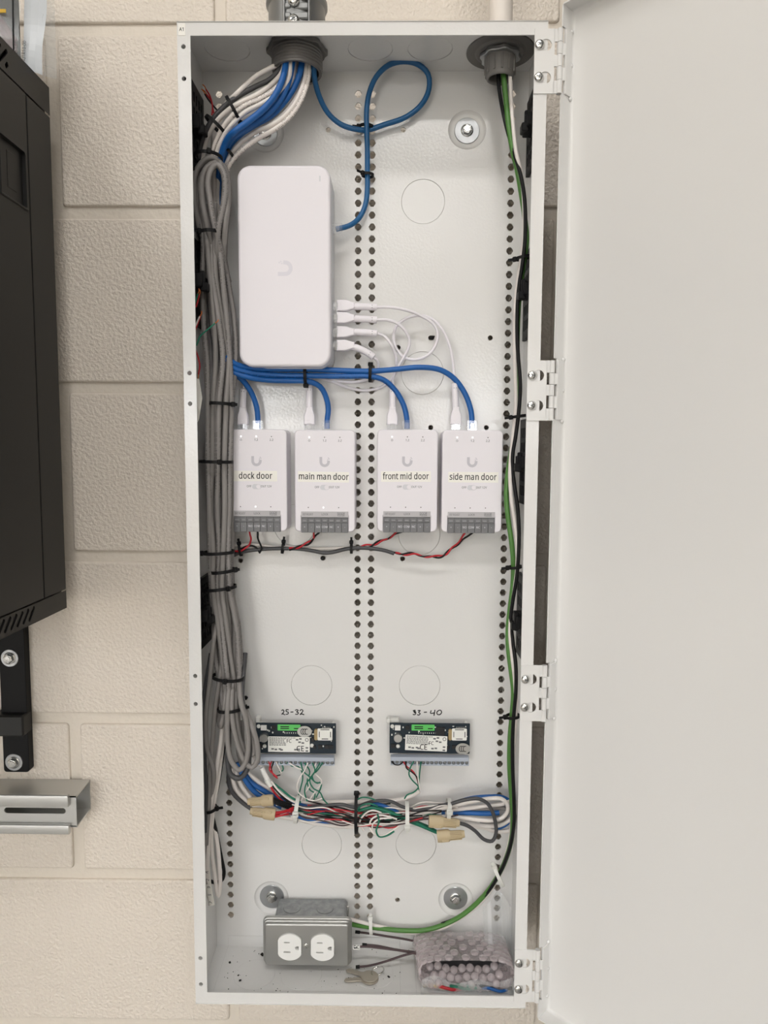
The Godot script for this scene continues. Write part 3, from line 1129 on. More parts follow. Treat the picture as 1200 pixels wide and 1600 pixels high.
# ---------------------------------------------------------------- conduit entries through the top
func conduits():
	var c := v(-72.5, 535, -46)
	var o := thing("conduit_connector", "large grey die-cast conduit connector with set screws, at the top left", "conduit fitting", v(-72.5, 504, -46))
	var up := v(0, 1, 0)
	var g := Geo.new()
	g.lathe([Vector2(30.5, 1), Vector2(30.5, 38), Vector2(33.0, 41), Vector2(33.0, 45), Vector2(31, 47), Vector2(27.5, 47), Vector2(27.5, 20)], c, up, 48)
	part("collar", g, M.die_cast, o)
	g = Geo.new()
	for s in 6:
		g.box(c + v(8.0, 7 + s * 9.5, 27.5), v(16, 7, 7), 1.2)
	g.box(c + v(-9.5, 24, 29.5), v(3, 46, 5), 1)
	g.box(c + v(16.5, 24, 27.5), v(3, 46, 6), 1)
	for s in 6:
		g.box(c + v(-5.5, 7 + s * 9.5, 28.5), v(7, 6, 6), 1.2)
	part("screw_boss", g, M.die_cast, o)
	for y in [10.0, 30.0, 45.0]:
		g = Geo.new()
		g.lathe([Vector2(6.2, 0), Vector2(6.2, 2), Vector2(5.2, 3.6), Vector2(3, 4.6), Vector2(0, 4.9)], c + v(1.0, y, 31.5), v(0, 0.1, 1), 22, true)
		var sc := part("set_screw", g, M.bright_zinc, o, "bright zinc set screw")
		part("cross_slot_shade", cross_slot_shade(c + v(1.0, y + 0.3, 33.5), 6.0, 0.7), M.die_cast, sc)
	g = Geo.new()
	for s in 7:
		g.lathe([Vector2(26.5, -5 - s * 3.2), Vector2(27.6, -4 - s * 3.2), Vector2(27.6, -3.2 - s * 3.2), Vector2(26.5, -1.8 - s * 3.2)], c, up, 48)
	g.lathe([Vector2(24.0, -3), Vector2(23.6, -26), Vector2(26.8, -26), Vector2(26.8, -3)], c, up, 48)
	part("thread", g, M.nut_metal, o, "threaded grey end of the fitting")
	g = Geo.new()
	var poly := PackedVector2Array()
	for k in 48:
		var r := 31.0 + (2.2 if k % 6 < 2 else 0.0)
		poly.push_back(Vector2(cos(TAU * k / 48.0), sin(TAU * k / 48.0)) * r)
	g.t = Transform3D(Basis(v(1, 0, 0), v(0, 0, -1), v(0, 1, 0)), c + v(0, -6.2, 0))
	g.prism(poly, 0, 5.2, 0.8, 1, true)
	part("locknut", g, M.nut_metal, o, "toothed grey locknut")
	g = Geo.new()
	g.lathe([Vector2(23.5, -25), Vector2(23.5, 20), Vector2(0, 20)], c, up, 40)
	part("bore", g, M.nut_metal, o)
	# right: the power conduit
	var q := v(149.0, 535, -53)
	o = thing("pipe_entry", "white conduit pipe with reducing washers and grey bushing at the top right", "conduit fitting", v(149.0, 506, -53))
	g = Geo.new()
	g.lathe([Vector2(12.5, 14), Vector2(12.5, 400)], q, up, 32)
	part("pipe", g, M.pipe_white, o)
	g = Geo.new()
	g.lathe([Vector2(15.5, 1), Vector2(15.5, 18), Vector2(14.6, 19.5), Vector2(12, 19.5)], q, up, 36)
	part("connector", g, M.bright_zinc, o)
	g = Geo.new()
	g.lathe([Vector2(4.2, 0), Vector2(4.2, 1.4), Vector2(3, 2.6), Vector2(0, 3)], q + v(-1, 10, 15.2), v(0, 0.1, 1), 18, true)
	var ss := part("set_screw", g, M.bright_zinc, o)
	part("cross_slot_shade", cross_slot_shade(q + v(-1, 10.2, 16.6), 4.0, 0.5), M.die_cast, ss)
	g = Geo.new()
	g.lathe([Vector2(14, -3.4), Vector2(25, -3.4), Vector2(27.5, -1.6), Vector2(36.6, -1.6), Vector2(37, -1.2), Vector2(37, 0)].map(func(p): return Vector2(p.x, p.y)), q, up, 56)
	part("reducing_washer", g, M.nut_metal, o)
	g = Geo.new()
	poly = PackedVector2Array()
	for k in 32:
		poly.push_back(Vector2(cos(TAU * k / 32.0), sin(TAU * k / 32.0)) * (20.5 + (2.0 if k % 4 < 2 else 0.0)))
	g.t = Transform3D(Basis(v(1, 0, 0), v(0, 0, -1), v(0, 1, 0)), q + v(0, -8.0, 0))
	g.prism(poly, 0, 4.6, 0.8, 1, true)
	part("locknut", g, M.zinc, o, "notched zinc locknut")
	g = Geo.new()
	g.lathe([Vector2(11.0, -12), Vector2(11.4, -28), Vector2(13.0, -29.6), Vector2(14.6, -28.6), Vector2(15.4, -25), Vector2(16.8, -8)], q, up, 40, true)
	for k in 12:
		var th := TAU * k / 12
		g.t = Transform3D(Basis(up, th), q)
		g.box(v(16.3, -17, 0), v(1.6, 16, 2.2), 0.3)
		g.t = Transform3D.IDENTITY
	part("bushing", g, M.bushing_grey, o, "ribbed grey plastic bushing")
	g = Geo.new()
	g.lathe([Vector2(11.2, -27), Vector2(11.2, 10), Vector2(0, 10)], q, up, 32)
	part("bore", g, M.bushing_grey, o)
	# the four bolts through the back panel
	for b in [[118.0, 470.2, "upper right", 14.6], [-116.5, 467.0, "upper left, behind the white cables", 14.0], [-117.5, -469.0, "lower left, above the outlet box", 15.4], [117.2, -468.2, "lower right, above the bubble wrap", 15.2]]:
		var n := thing("mounting_bolt", "hex bolt and wide washer holding the back panel, " + b[2], "bolt", v(b[0], b[1], -D - 3.2), "bolts through the back panel")
		hex_bolt(n, v(b[0], b[1], -D - 3.0), 12, b[3], 5.6, 5.5)

# ---------------------------------------------------------------- the switch and the four door controllers
func emblem(g: Geo, at: Vector3, s: float, b: Basis):
	# a U with a ragged tip made of three small squares
	g.t = Transform3D(b, at)
	var p := PackedVector2Array()
	p.push_back(Vector2(-0.5, 0.5))
	for k in 13:
		var a := PI + PI * k / 12
		p.push_back(Vector2(cos(a) * 0.5, sin(a) * 0.5 + 0.02))
	p.push_back(Vector2(0.5, 0.14))
	p.push_back(Vector2(0.24, 0.14))
	for k in 13:
		var a := TAU - PI * k / 12
		p.push_back(Vector2(cos(a) * 0.24, sin(a) * 0.24 + 0.02))
	p.push_back(Vector2(-0.24, 0.5))
	for i in p.size():
		p[i] *= s
	g.prism(p, 0, 0.08)
	for q in [[0.30, 0.23], [0.43, 0.30], [0.36, 0.40]]:
		g.box(v(q[0] * s, q[1] * s, 0.04), v(s * 0.09, s * 0.09, 0.08), 0.01)
	g.t = Transform3D.IDENTITY

func devices():
	# the switch
	var zf := -46.5
	var c := v(-88.2, 303.5, zf)
	var o := thing("network_switch", "large white rounded network switch in the upper left of the enclosure", "network switch", v(-88.2, 193, -92))
	var g := Geo.new()
	g.t = Transform3D(Basis.IDENTITY, v(c.x, c.y, 0))
	g.prism(rrect(103.5, 219.5, 15, 8), -89, zf, 3.4, 4)
	part("case", g, M.device_white, o)
	g = Geo.new()
	g.t = Transform3D(Basis.IDENTITY, v(c.x + 0.8, c.y - 0.8, 0))
	g.prism(rrect(102.5, 219.5, 15, 8), -93, -60, 0.8, 1)
	part("base", g, M.device_edge, o)
	g = Geo.new()
	emblem(g, v(c.x + 1.2, c.y - 1.5, zf), 17, Basis(v(0, 0, 1), PI / 2))
	part("emblem", g, M.faint_mark, o, "faint grey U emblem lying on its side")
	g = Geo.new()
	g.box(v(c.x + 40, c.y + 95, zf), v(1.6, 6, 0.08), 0.02)
	part("mark", g, M.device_edge, o)
	for y in [v(-34.5, 371.2, -70), v(-34.5, 351.4, -70), v(-34.5, 332.2, -70), v(-34.5, 316.5, -70), v(-34.6, 300.1, -70), v(-34.6, 283.6, -70), v(-34.6, 265.6, -70), v(-34.6, 251.8, -70), v(-34.6, 235.9, -70), v(-34.7, 219.9, -70)]:
		g = Geo.new()
		g.box(v(c.x + 51.4, y.y, -71), v(1.2, 13.2, 15), 0.4)
		part("port", g, M.black_plastic, o)
	# the controllers
	var words := ["dock door", "main man door", "front mid door", "side man door"]
	var lit := [[1, 1, 0, 0, 1, 0], [1, 0, 0, 0, 1, 0], [1, 0, 0, 0, 0, 0], [1, 1, 0, 0, 0, 0]]
	var xs := [-124.3, -44.9, 51.1, 126.3]
	for k in 4:
		controller(v(xs[k], [64.4, 63.8, 64.7, 64.3][k], 0), words[k], lit[k], k)

func controller(c: Vector3, words: String, lit: Array, k: int):
	var zf := -61.5
	var o := thing("door_controller", "small white door controller with the label \"%s\"" % words, "door controller", c + v(0, -59, -93), "row of white door controllers")
	var w := 70.4
	var h := 118.6
	var g := Geo.new()
	g.t = Transform3D(Basis.IDENTITY, c)
	# the case has a notch at the foot for the terminals
	var p := PackedVector2Array()
	var r := rrect(w, h, 5.4, 6)
	for q in r:
		p.push_back(q)
		if p.size() == 21:                      # after the lower left corner
			for n in [Vector2(-w / 2 + 7.4, -h / 2), Vector2(-w / 2 + 7.4, -h / 2 + 18.4), Vector2(-w / 2 + 62.4, -h / 2 + 18.4), Vector2(-w / 2 + 62.4, -h / 2)]:
				p.push_back(n)
	g.prism(p, -93, zf, 1.6, 3)
	part("case", g, M.device_white, o)
	var tl := c + v(-w / 2, h / 2, zf)
	var at := func(x: float, y: float, z := 0.0) -> Vector3: return tl + v(x, -y, z)
	for i in 6:
		g = Geo.new()
		g.lathe([Vector2(0.75 if lit[i] else 0.6, -0.3), Vector2(0.75 if lit[i] else 0.6, 0.12), Vector2(0, 0.16)], at.call([17.2, 34.9, 52.7][i % 3] - (0.0 if i < 3 else 1.5), 8.3 if i < 3 else 90.0), v(0, 0, 1), 12)
		part("indicator", g, M.led if lit[i] else M.ink, o, "lit indicator" if lit[i] else "")
	g = Geo.new()
	g.lathe([Vector2(0.8, 0), Vector2(0.8, 0.08), Vector2(1.15, 0.08), Vector2(1.15, 0)], at.call(17.2, 12.2), v(0, 0, -1), 16)
	g.lathe([Vector2(1.15, 0), Vector2(1.15, 0.08), Vector2(0.8, 0.08)], at.call(17.2, 12.2), v(0, 0, 1), 16)
	part("power_mark", g, M.soft_ink, o)
	lettering("port_mark", "1 ⌂" if false else "1.2", 1.7, at.call(34.9, 12.2, 0.05), o, M.soft_ink)
	lettering("port_mark", "2.2", 1.7, at.call(52.7, 12.2, 0.05), o, M.soft_ink)
	g = Geo.new()
	emblem(g, at.call(35.0, 37.0), 12.0, Basis.IDENTITY)
	part("emblem", g, M.mark_grey, o, "grey U emblem")
	# the printed tape
	var wide: float = [51.0, 59.5, 57.8, 58.0][k]
	g = Geo.new()
	g.t = Transform3D(Basis(v(0, 0, 1), [0.0, -0.012, 0.005, -0.004][k]), at.call([33.5, 33.5, 33.5, 36.5][k], 54.2))
	g.prism(rrect(wide, 12.2, 0.4, 2), 0, 0.18)
	part("label_tape", g, M.label_tape, o, "cream label tape reading %s" % words)
	lettering("lettering", words, 7.4, at.call([33.5, 33.5, 33.2, 36.0][k], 54.0, 0.2), o, M.ink, Basis(v(0, 0, 1), [0.0, -0.012, 0.005, -0.004][k]), [39.0, 58.0, 53.5, 54.5][k])
	# the slide switch
	g = Geo.new()
	g.t = Transform3D(Basis.IDENTITY, at.call(34.8, 66.4))
	g.prism(rrect(10.4, 6.0, 2.95, 6), -0.2, 0.12)
	part("slider_slot", g, M.device_edge, o)
	g = Geo.new()
	g.t = Transform3D(Basis.IDENTITY, at.call(37.2, 66.4))
	g.prism(rrect(5.4, 5.4, 2.65, 6), -0.2, 0.8, 0.4, 2)
	part("slider", g, M.device_white, o)
	lettering("slider_mark", "OFF", 1.5, at.call(26.0, 66.2, 0.05), o, M.soft_ink)
	lettering("slider_mark", "OUT 12V", 1.5, at.call(46.0, 66.2, 0.05), o, M.soft_ink)
	# the terminal strip
	g = Geo.new()
	g.box(at.call(34.9, 98.0, 0.2), v(55, 6.6, 0.5), 0.12)
	part("strip", g, M.strip_grey, o)
	lettering("strip_mark", "EXIT REQUEST", 1.6, at.call(15.3, 98.0, 0.5), o, M.soft_ink, Basis.IDENTITY, 12.0)
	lettering("strip_mark", "LOCK", 1.6, at.call(35.0, 98.0, 0.5), o, M.soft_ink)
	lettering("strip_mark", "DOOR", 1.5, at.call(54.0, 97.0, 0.5), o, M.soft_ink)
	lettering("strip_mark", "POSITION", 1.5, at.call(54.0, 99.2, 0.5), o, M.soft_ink, Basis.IDENTITY, 8.0)
	g = Geo.new()
	g.box(at.call(34.9, 110.2, -12.0), v(55, 18.0, 22), 0.2)
	part("terminal_bed", g, M.terminal_grey, o)
	for i in 7:
		var x := 7.4 + 7.857 * (i + 0.5)
		g = Geo.new()
		g.box(at.call(x, 113.9, -4.5), v(7.5, 11.2, 10), 0.3)
		g.box(at.call(x, 105.0, -5.3), v(7.5, 5.6, 10), 0.3)
		var tm := part("terminal", g, M.terminal_grey, o)
		g = Geo.new()
		g.box(at.call(x, 105.4, -0.1), v(4.6, 1.6, 0.9), 0.25)
		part("lever", g, M.terminal_light, tm)
		lettering("terminal_mark", ["+", "-", "NO", "COM", "NC", "+", "-"][i], 1.9, at.call(x, 112.8, 0.55), tm, M.device_edge)

# ---------------------------------------------------------------- patch cables
func plug_frame(at: Vector3, dir: Vector3) -> Transform3D:
	var x := dir.normalized()
	var z := (v(0, 0, 1) - x * x.z).normalized()
	return Transform3D(Basis(x, z.cross(x), z), at)

# a moulded white boot with its clear plug tip; rod gives the path of its thin part
func boot(o: Node3D, at: Vector3, dir: Vector3, rod: Array):
	var g := Geo.new()
	g.t = plug_frame(at, dir)
	g.box(v(3.0, 0, 0), v(8.0, 11.4, 7.6), 0.6)
	g.box(v(4.0, 0, 4.6), v(6.0, 5.5, 1.4), 0.4)
	part("plug", g, M.clear_plastic, o, "clear plug tip")
	g = Geo.new()
	g.t = plug_frame(at, dir)
	g.prism(PackedVector2Array([Vector2(5.5, -6.4), Vector2(14.5, -6.4), Vector2(17.5, -5.9), Vector2(21, -4.6), Vector2(24, -3.9), Vector2(26, -3.8), Vector2(26, 3.8), Vector2(24, 3.9), Vector2(21, 4.6), Vector2(17.5, 5.9), Vector2(14.5, 6.4), Vector2(5.5, 6.4)]), -4, 4.2, 1.6, 3, true)
	g.box(v(10.5, 1.5, 4.3), v(0.8, 3.5, 0.5), 0.1)
	g.t = Transform3D.IDENTITY
	g.tube(smooth(rod, 3), 3.9, 14)
	part("boot", g, M.patch_white, o)
	g = Geo.new()
	for f in [0.12, 0.82]:
		var path := smooth(rod, 3)
		var i := clampi(int(path.size() * f), 0, path.size() - 2)
		var tr := plug_frame(path[i], path[mini(i + 1, path.size() - 1)] - path[maxi(i - 1, 0)])
		g.t = tr
		for s in [-1.3, 1.3]:
			g.lathe([Vector2(0.45, 3.3), Vector2(0.45, 3.95), Vector2(0, 4.0)], v(0, s, 0), v(0, 0, 1), 8)
	g.t = Transform3D.IDENTITY
	part("grip_hole", g, M.soft_ink, o)

func white_patch(label: String, a: Vector3, rod_a: Array, path: Array, b: Vector3, rod_b: Array):
	var o := thing("patch_cable", label, "network cable", a, "slim white patch cables")
	var full := [rod_a[-1]]
	full.append_array(path)
	full.push_back(rod_b[-1])
	part("cord", cord(full, 1.75, 8, 3.0), M.patch_white, o)
	boot(o, a, v(1, 0, 0), rod_a)
	boot(o, b, v(0, 1, 0), rod_b)

func clear_plug(o: Node3D, at: Vector3, dir: Vector3, m: Material):
	var g := Geo.new()
	g.t = plug_frame(at, dir)
	g.box(v(5.5, 0, 0), v(13, 11.6, 8), 0.5)
	g.box(v(4.0, 0, 5.0), v(10.0, 5.5, 1.2), 0.4)
	part("plug", g, M.clear_plastic, o, "clear plastic plug")

func cables():
	var below := "%s slim white patch cable from the switch"
	white_patch("top slim white patch cable, coiling once before it drops to the side man door", v(-36.6, 265.2, -68), [v(-21.2, 264.5, -68), v(-6.5, 264.5, -68), v(14.9, 263.8, -68)], [v(27.4, 263.9, -68), v(43.6, 262.1, -70), v(63.6, 256.4, -74), v(80.9, 245.9, -76), v(85.5, 233.5, -76), v(80.5, 217.5, -77), v(70.2, 208.9, -79), v(57.6, 206.1, -80), v(45.5, 209.7, -80), v(37.2, 219.3, -80), v(34.2, 231.8, -80), v(37.8, 245, -80), v(49.7, 253.8, -80), v(64.6, 256.8, -80), v(79.6, 252.4, -80), v(92.3, 238.2, -78), v(100.6, 218.3, -77), v(104.6, 196.3, -77)], v(107.9, 125, -78), [v(108, 144.4, -78), v(107.1, 159.3, -78), v(106.1, 178.6, -78)])
	white_patch("second slim white patch cable from the top, curving down to the front mid door", v(-36.7, 251.5, -68), [v(-21.2, 250.8, -68), v(-6.5, 250.8, -68), v(14.9, 249.4, -68)], [v(25.9, 249.6, -69), v(37.8, 246.4, -71), v(48.2, 237.3, -73), v(52.8, 225.4, -76), v(48.5, 212.4, -78), v(41.1, 200.1, -80), v(34.4, 186.7, -80)], v(33.3, 124.7, -78), [v(33.5, 144.1, -78), v(33.5, 156.8, -78), v(33.4, 171.7, -78)])
	white_patch("third slim white patch cable from the top, looping back under the blue cables", v(-36.7, 235.5, -68), [v(-21.2, 235.6, -68), v(-6.4, 235.6, -68), v(15, 234.2, -68)], [v(23.1, 231.7, -70), v(32, 220.8, -70), v(37.3, 207, -76), v(36.7, 191.4, -82), v(29.9, 181.1, -84), v(17.1, 173.8, -86), v(0.4, 170.7, -86), v(-18.6, 173.7, -86), v(-41.2, 181.6, -84), v(-58.4, 185.1, -82)], v(-64.2, 124.2, -78), [v(-64.1, 143.7, -78), v(-64.4, 156.4, -78), v(-64.3, 175.8, -78)])
	white_patch("lowest slim white patch cable from the switch, its boot bent down", v(-36.7, 220.3, -68), [v(-21.2, 219.6, -68), v(-9.4, 218.2, -68), v(4, 212.4, -68), v(11.4, 207.3, -68)], [v(15, 203.9, -70), v(16.5, 197.8, -74), v(13.4, 191.1, -80), v(4.2, 184, -84), v(-11, 180.4, -86), v(-30, 181.2, -87), v(-52.8, 185.6, -87), v(-98.4, 187, -87), v(-128.7, 186.8, -86), v(-139.7, 183.5, -84)], v(-143, 123.9, -78), [v(-143.1, 143.4, -78), v(-143, 156.1, -78), v(-142, 171, -78)])
	# blue cables that come out of the bundle and drop to the controllers
	var blues := [
		["topmost blue network cable, running on to the side man door", [v(-155.5, 205.4, -46), v(-146.8, 197.6, -52), v(-129.5, 193.6, -60), v(-95.1, 192.9, -66), v(-65.6, 193.1, -67), v(-28.6, 191.9, -68), v(8.5, 191.3, -68), v(38.1, 193.7, -69), v(64, 196.1, -70), v(88.7, 193.5, -73), v(105.5, 183.6, -76), v(118.6, 166.1, -78), v(125.6, 146.7, -78), v(126.9, 134.8, -78)]],
		["blue network cable second from the top, dropping to the front mid door", [v(-157, 202.6, -46), v(-148.4, 193.3, -52), v(-132.1, 188.3, -58), v(-102.6, 186.3, -66), v(-65.6, 185.8, -67), v(-21.2, 185.3, -68), v(6.2, 185.5, -69), v(23.3, 181.5, -72), v(37.5, 168.6, -76), v(46.7, 152.4, -78), v(50.6, 134.5, -78)]],
		["blue network cable third from the top, dropping to the main man door", [v(-159, 198.5, -48), v(-150.3, 189.2, -54), v(-133.6, 183.2, -58), v(-110.1, 180.4, -66), v(-84.2, 179.9, -67), v(-64.3, 179.3, -68), v(-51.3, 173.8, -72), v(-44.3, 160.8, -76), v(-42.2, 147.6, -78), v(-43.7, 134.1, -78)]],
		["blue network cable nearest the grey bundle, dropping to the dock door", [v(-159.5, 194.5, -50), v(-151.7, 188.4, -60), v(-141.2, 181, -66), v(-132.2, 167.6, -72), v(-126.6, 150.2, -77), v(-125.4, 133.7, -78)]]]
	for b in blues:
		var end: Vector3 = b[1][-1]
		var o := thing("network_cable", b[0], "network cable", end, "blue network cables to the controllers")
		b[1].push_back(end + v(0, -9, 0))
		part("cord", cord(b[1], 3.2, 12), M.wire_blue_printed if b == blues[1] else M.wire_blue, o)
		clear_plug(o, end + v(0, -11, 0), v(0, 1, 0), M.wire_blue)
	# the teal cable that loops at the top and enters the switch
	var t := thing("network_cable", "darker blue network cable making a big open loop beside the row of holes", "network cable", v(-30.7, 350.8, -68))
	part("cord", cord([v(-54.8, 525.8, -42), v(-54.2, 513.9, -42), v(-53.9, 504.3, -52), v(-50.2, 493.1, -64), v(-41.7, 479.7, -72), v(-27.7, 469.8, -78), v(-10.3, 465.1, -80), v(2.8, 465.2, -82), v(21.8, 470.8, -82), v(46.6, 479.2, -82), v(64, 492, -81), v(72.5, 508.2, -80), v(71.5, 523.8, -78), v(60.5, 533.1, -76), v(43.9, 535.6, -74), v(26.7, 531.5, -74), v(13, 519.7, -75), v(5.1, 502.9, -76), v(2.2, 484.2, -76), v(2.2, 465.1, -77), v(2.9, 444, -80), v(2.9, 421.8, -83), v(2.9, 400.5, -83), v(0.8, 382.3, -82), v(-6.4, 366, -78), v(-17.8, 355.6, -72), v(-32.2, 351.1, -69)], 3.0, 12), M.wire_teal, t)
	clear_plug(t, v(-36.6, 351.1, -69), v(1, 0, 0), M.wire_teal)
	tie(v(-6.1, 468.9, -84), v(9.3, 468.2, -84), 16, M.black_plastic, "black cable tie where the blue loop crosses itself", "", 0.05, 3.4, 1.1, 5)
	tie(v(-3.1, 416.5, -84), v(9.5, 415.8, -84), 12, M.black_plastic, "black cable tie holding the blue loop cable to the holes below the loop", "", 0.25, 3.0, 1.0, 7)
	tie(v(-68.2, 197.8, -70), v(-67.5, 175.8, -70), 15, M.black_plastic, "black cable tie across three blue cables, right under the switch", "", 0.94, 3.6, 1.1)
	tie(v(7.6, 198.2, -71), v(6.9, 179.8, -71), 13, M.black_plastic, "black cable tie across two blue cables by the row of holes", "", 0.06, 3.6, 1.1)
	# thin wires under the controllers
	cable("signal_cable", [v(-176.2, -33.2, -80), v(-159.2, -27.7, -80), v(-148.3, -22.9, -80), v(-129.7, -19.7, -80), v(-98.9, -18, -80), v(-75.8, -18.6, -80), v(-60.4, -20.8, -80), v(-48.9, -23.1, -80), v(-37.4, -22.2, -80), v(-22, -18.2, -80), v(-6.6, -16.6, -80), v(8.8, -17.3, -80), v(24.1, -19.5, -80), v(36.4, -23.3, -80)], 2.3, M.wire_dark, "dark grey cable running level under the door controllers")
	cable("signal_cable", [v(-167.7, -18.2, -84), v(-156.8, -15.8, -84), v(-144.4, -14.1, -84), v(-122.7, -14.8, -84), v(-107.3, -17, -84), v(-90.3, -18.5, -84)], 2.0, M.wire_white, "white cable jacket under the dock door controller")
	cable("signal_cable", [v(-156.8, -14.2, -84), v(-142.9, -17.2, -84), v(-122.8, -18.7, -84), v(-91.8, -16.9, -84), v(-68.6, -18.3, -84), v(-45.4, -18.2, -84), v(-22.2, -17.2, -84)], 1.8, M.wire_white, "white cable jacket ending left of the row of holes under the controllers")
	pair("dock door", [v(-136.4, 6.2, -76), v(-136.1, -8.4, -76), v(-138.2, -16.1, -76), v(-145.9, -19.2, -76), v(-155.1, -21.6, -76)], [v(-127.9, 6.3, -76), v(-125, -6.8, -76), v(-123.6, -18.3, -76), v(-124.4, -23.7, -76)], false)
	cable("thin_wire", [v(-125, -23.4, -79), v(-128, -18, -79), v(-134.1, -14.9, -79), v(-141.8, -15.8, -79), v(-148.8, -19.7, -79), v(-155.8, -23.6, -79)], 1.2, M.wire_black, "thin black wire curling back under the dock door controller")
	pair("main man door", [v(-59.1, 5.9, -76), v(-60.7, -4.1, -76), v(-66.1, -10.3, -76), v(-76.8, -15, -76), v(-89.1, -18.1, -76)], [v(-50.8, 5.1, -77), v(-58.5, -4.2, -77), v(-67.7, -11.9, -77), v(-78.5, -15.9, -77), v(-89.2, -18.3, -77)], false)
	pair("front mid door", [v(42.3, 5.8, -76), v(24.1, -7.8, -79), v(4.9, -13.6, -81), v(-15.9, -17.7, -82)], [v(50.7, 5.7, -77), v(25.6, -5.6, -80), v(2.6, -15.9, -81), v(-17.5, -18.5, -82)], false)
	pair("side man door", [v(120.8, 3.2, -76), v(109.5, -12.2, -76), v(96.7, -23.1, -76), v(85.3, -26.2, -76), v(62.4, -24.1, -76), v(37.9, -22.7, -76)], [v(130, 3.1, -77), v(112.7, -10, -77), v(94.5, -24.8, -77), v(83.9, -27.2, -77), v(62.4, -23.5, -77), v(36.4, -22.1, -77)], true)
	for q in [["at the left end of the grey cable under the controllers", v(-149.7, -13.6, -80), v(-147.6, -26.8, -80)], ["midway along the white jacket under the controllers", v(-96.7, -11.1, -81), v(-98.3, -23.5, -81)], ["by the row of holes under the controllers", v(-15.1, -11.4, -81), v(-15.1, -23, -81)]]:
		tie(q[1], q[2], 9, M.black_plastic, "small black cable tie " + q[0], "", 0.02, 3.0, 1.0, 4)
	for q in [v(-51, -31.3, -93), v(79.7, 233.2, -93), v(-146.8, -206.6, -92)]:
		var g := Geo.new()
		g.lathe([Vector2(2.6, 0), Vector2(2.4, 2.4), Vector2(1.2, 3.0), Vector2(0, 3.0)], q, v(0, 0, 1), 12)
		g.box(q + v(1.6, 1.2, 3), v(3, 1.6, 3), 0.4)
		solo("push_clip", g, M.black_plastic, "small black clip pressed into the panel " + ["under the main man door controller", "beside the coil of the white patch cable", "beside the lower grey bundle"][taken.get([self, "push_clip"], 0)], "clip")

func pair(door_words: String, red: Array, black: Array, twisted: bool):
	cable("thin_wire", weave(red, 0.0, twisted), 1.15, M.wire_red, "thin red wire from the terminals of the \"%s\" controller" % door_words, "wire")
	cable("thin_wire", weave(black, PI, twisted), 1.15, M.wire_black, "thin black wire from the terminals of the \"%s\" controller" % door_words, "wire")

func weave(pts: Array, phase: float, on: bool) -> Array:
	var s := smooth(pts, 4.0)
	var out := []
	var n := s.size()
	for i in n:
		var t := (s[mini(i + 1, n - 1)] - s[maxi(i - 1, 0)]).normalized()
		var side := t.cross(v(0, 0, 1)).normalized()
		var k := smoothstep(0.0, 0.25, float(i) / n)
		var a := i * 4.0 / 13.0 * TAU / 2.0 + phase
		out.push_back(s[i] + (side * cos(a) + v(0, 0, 1) * sin(a)) * 1.2 * k)
	return out

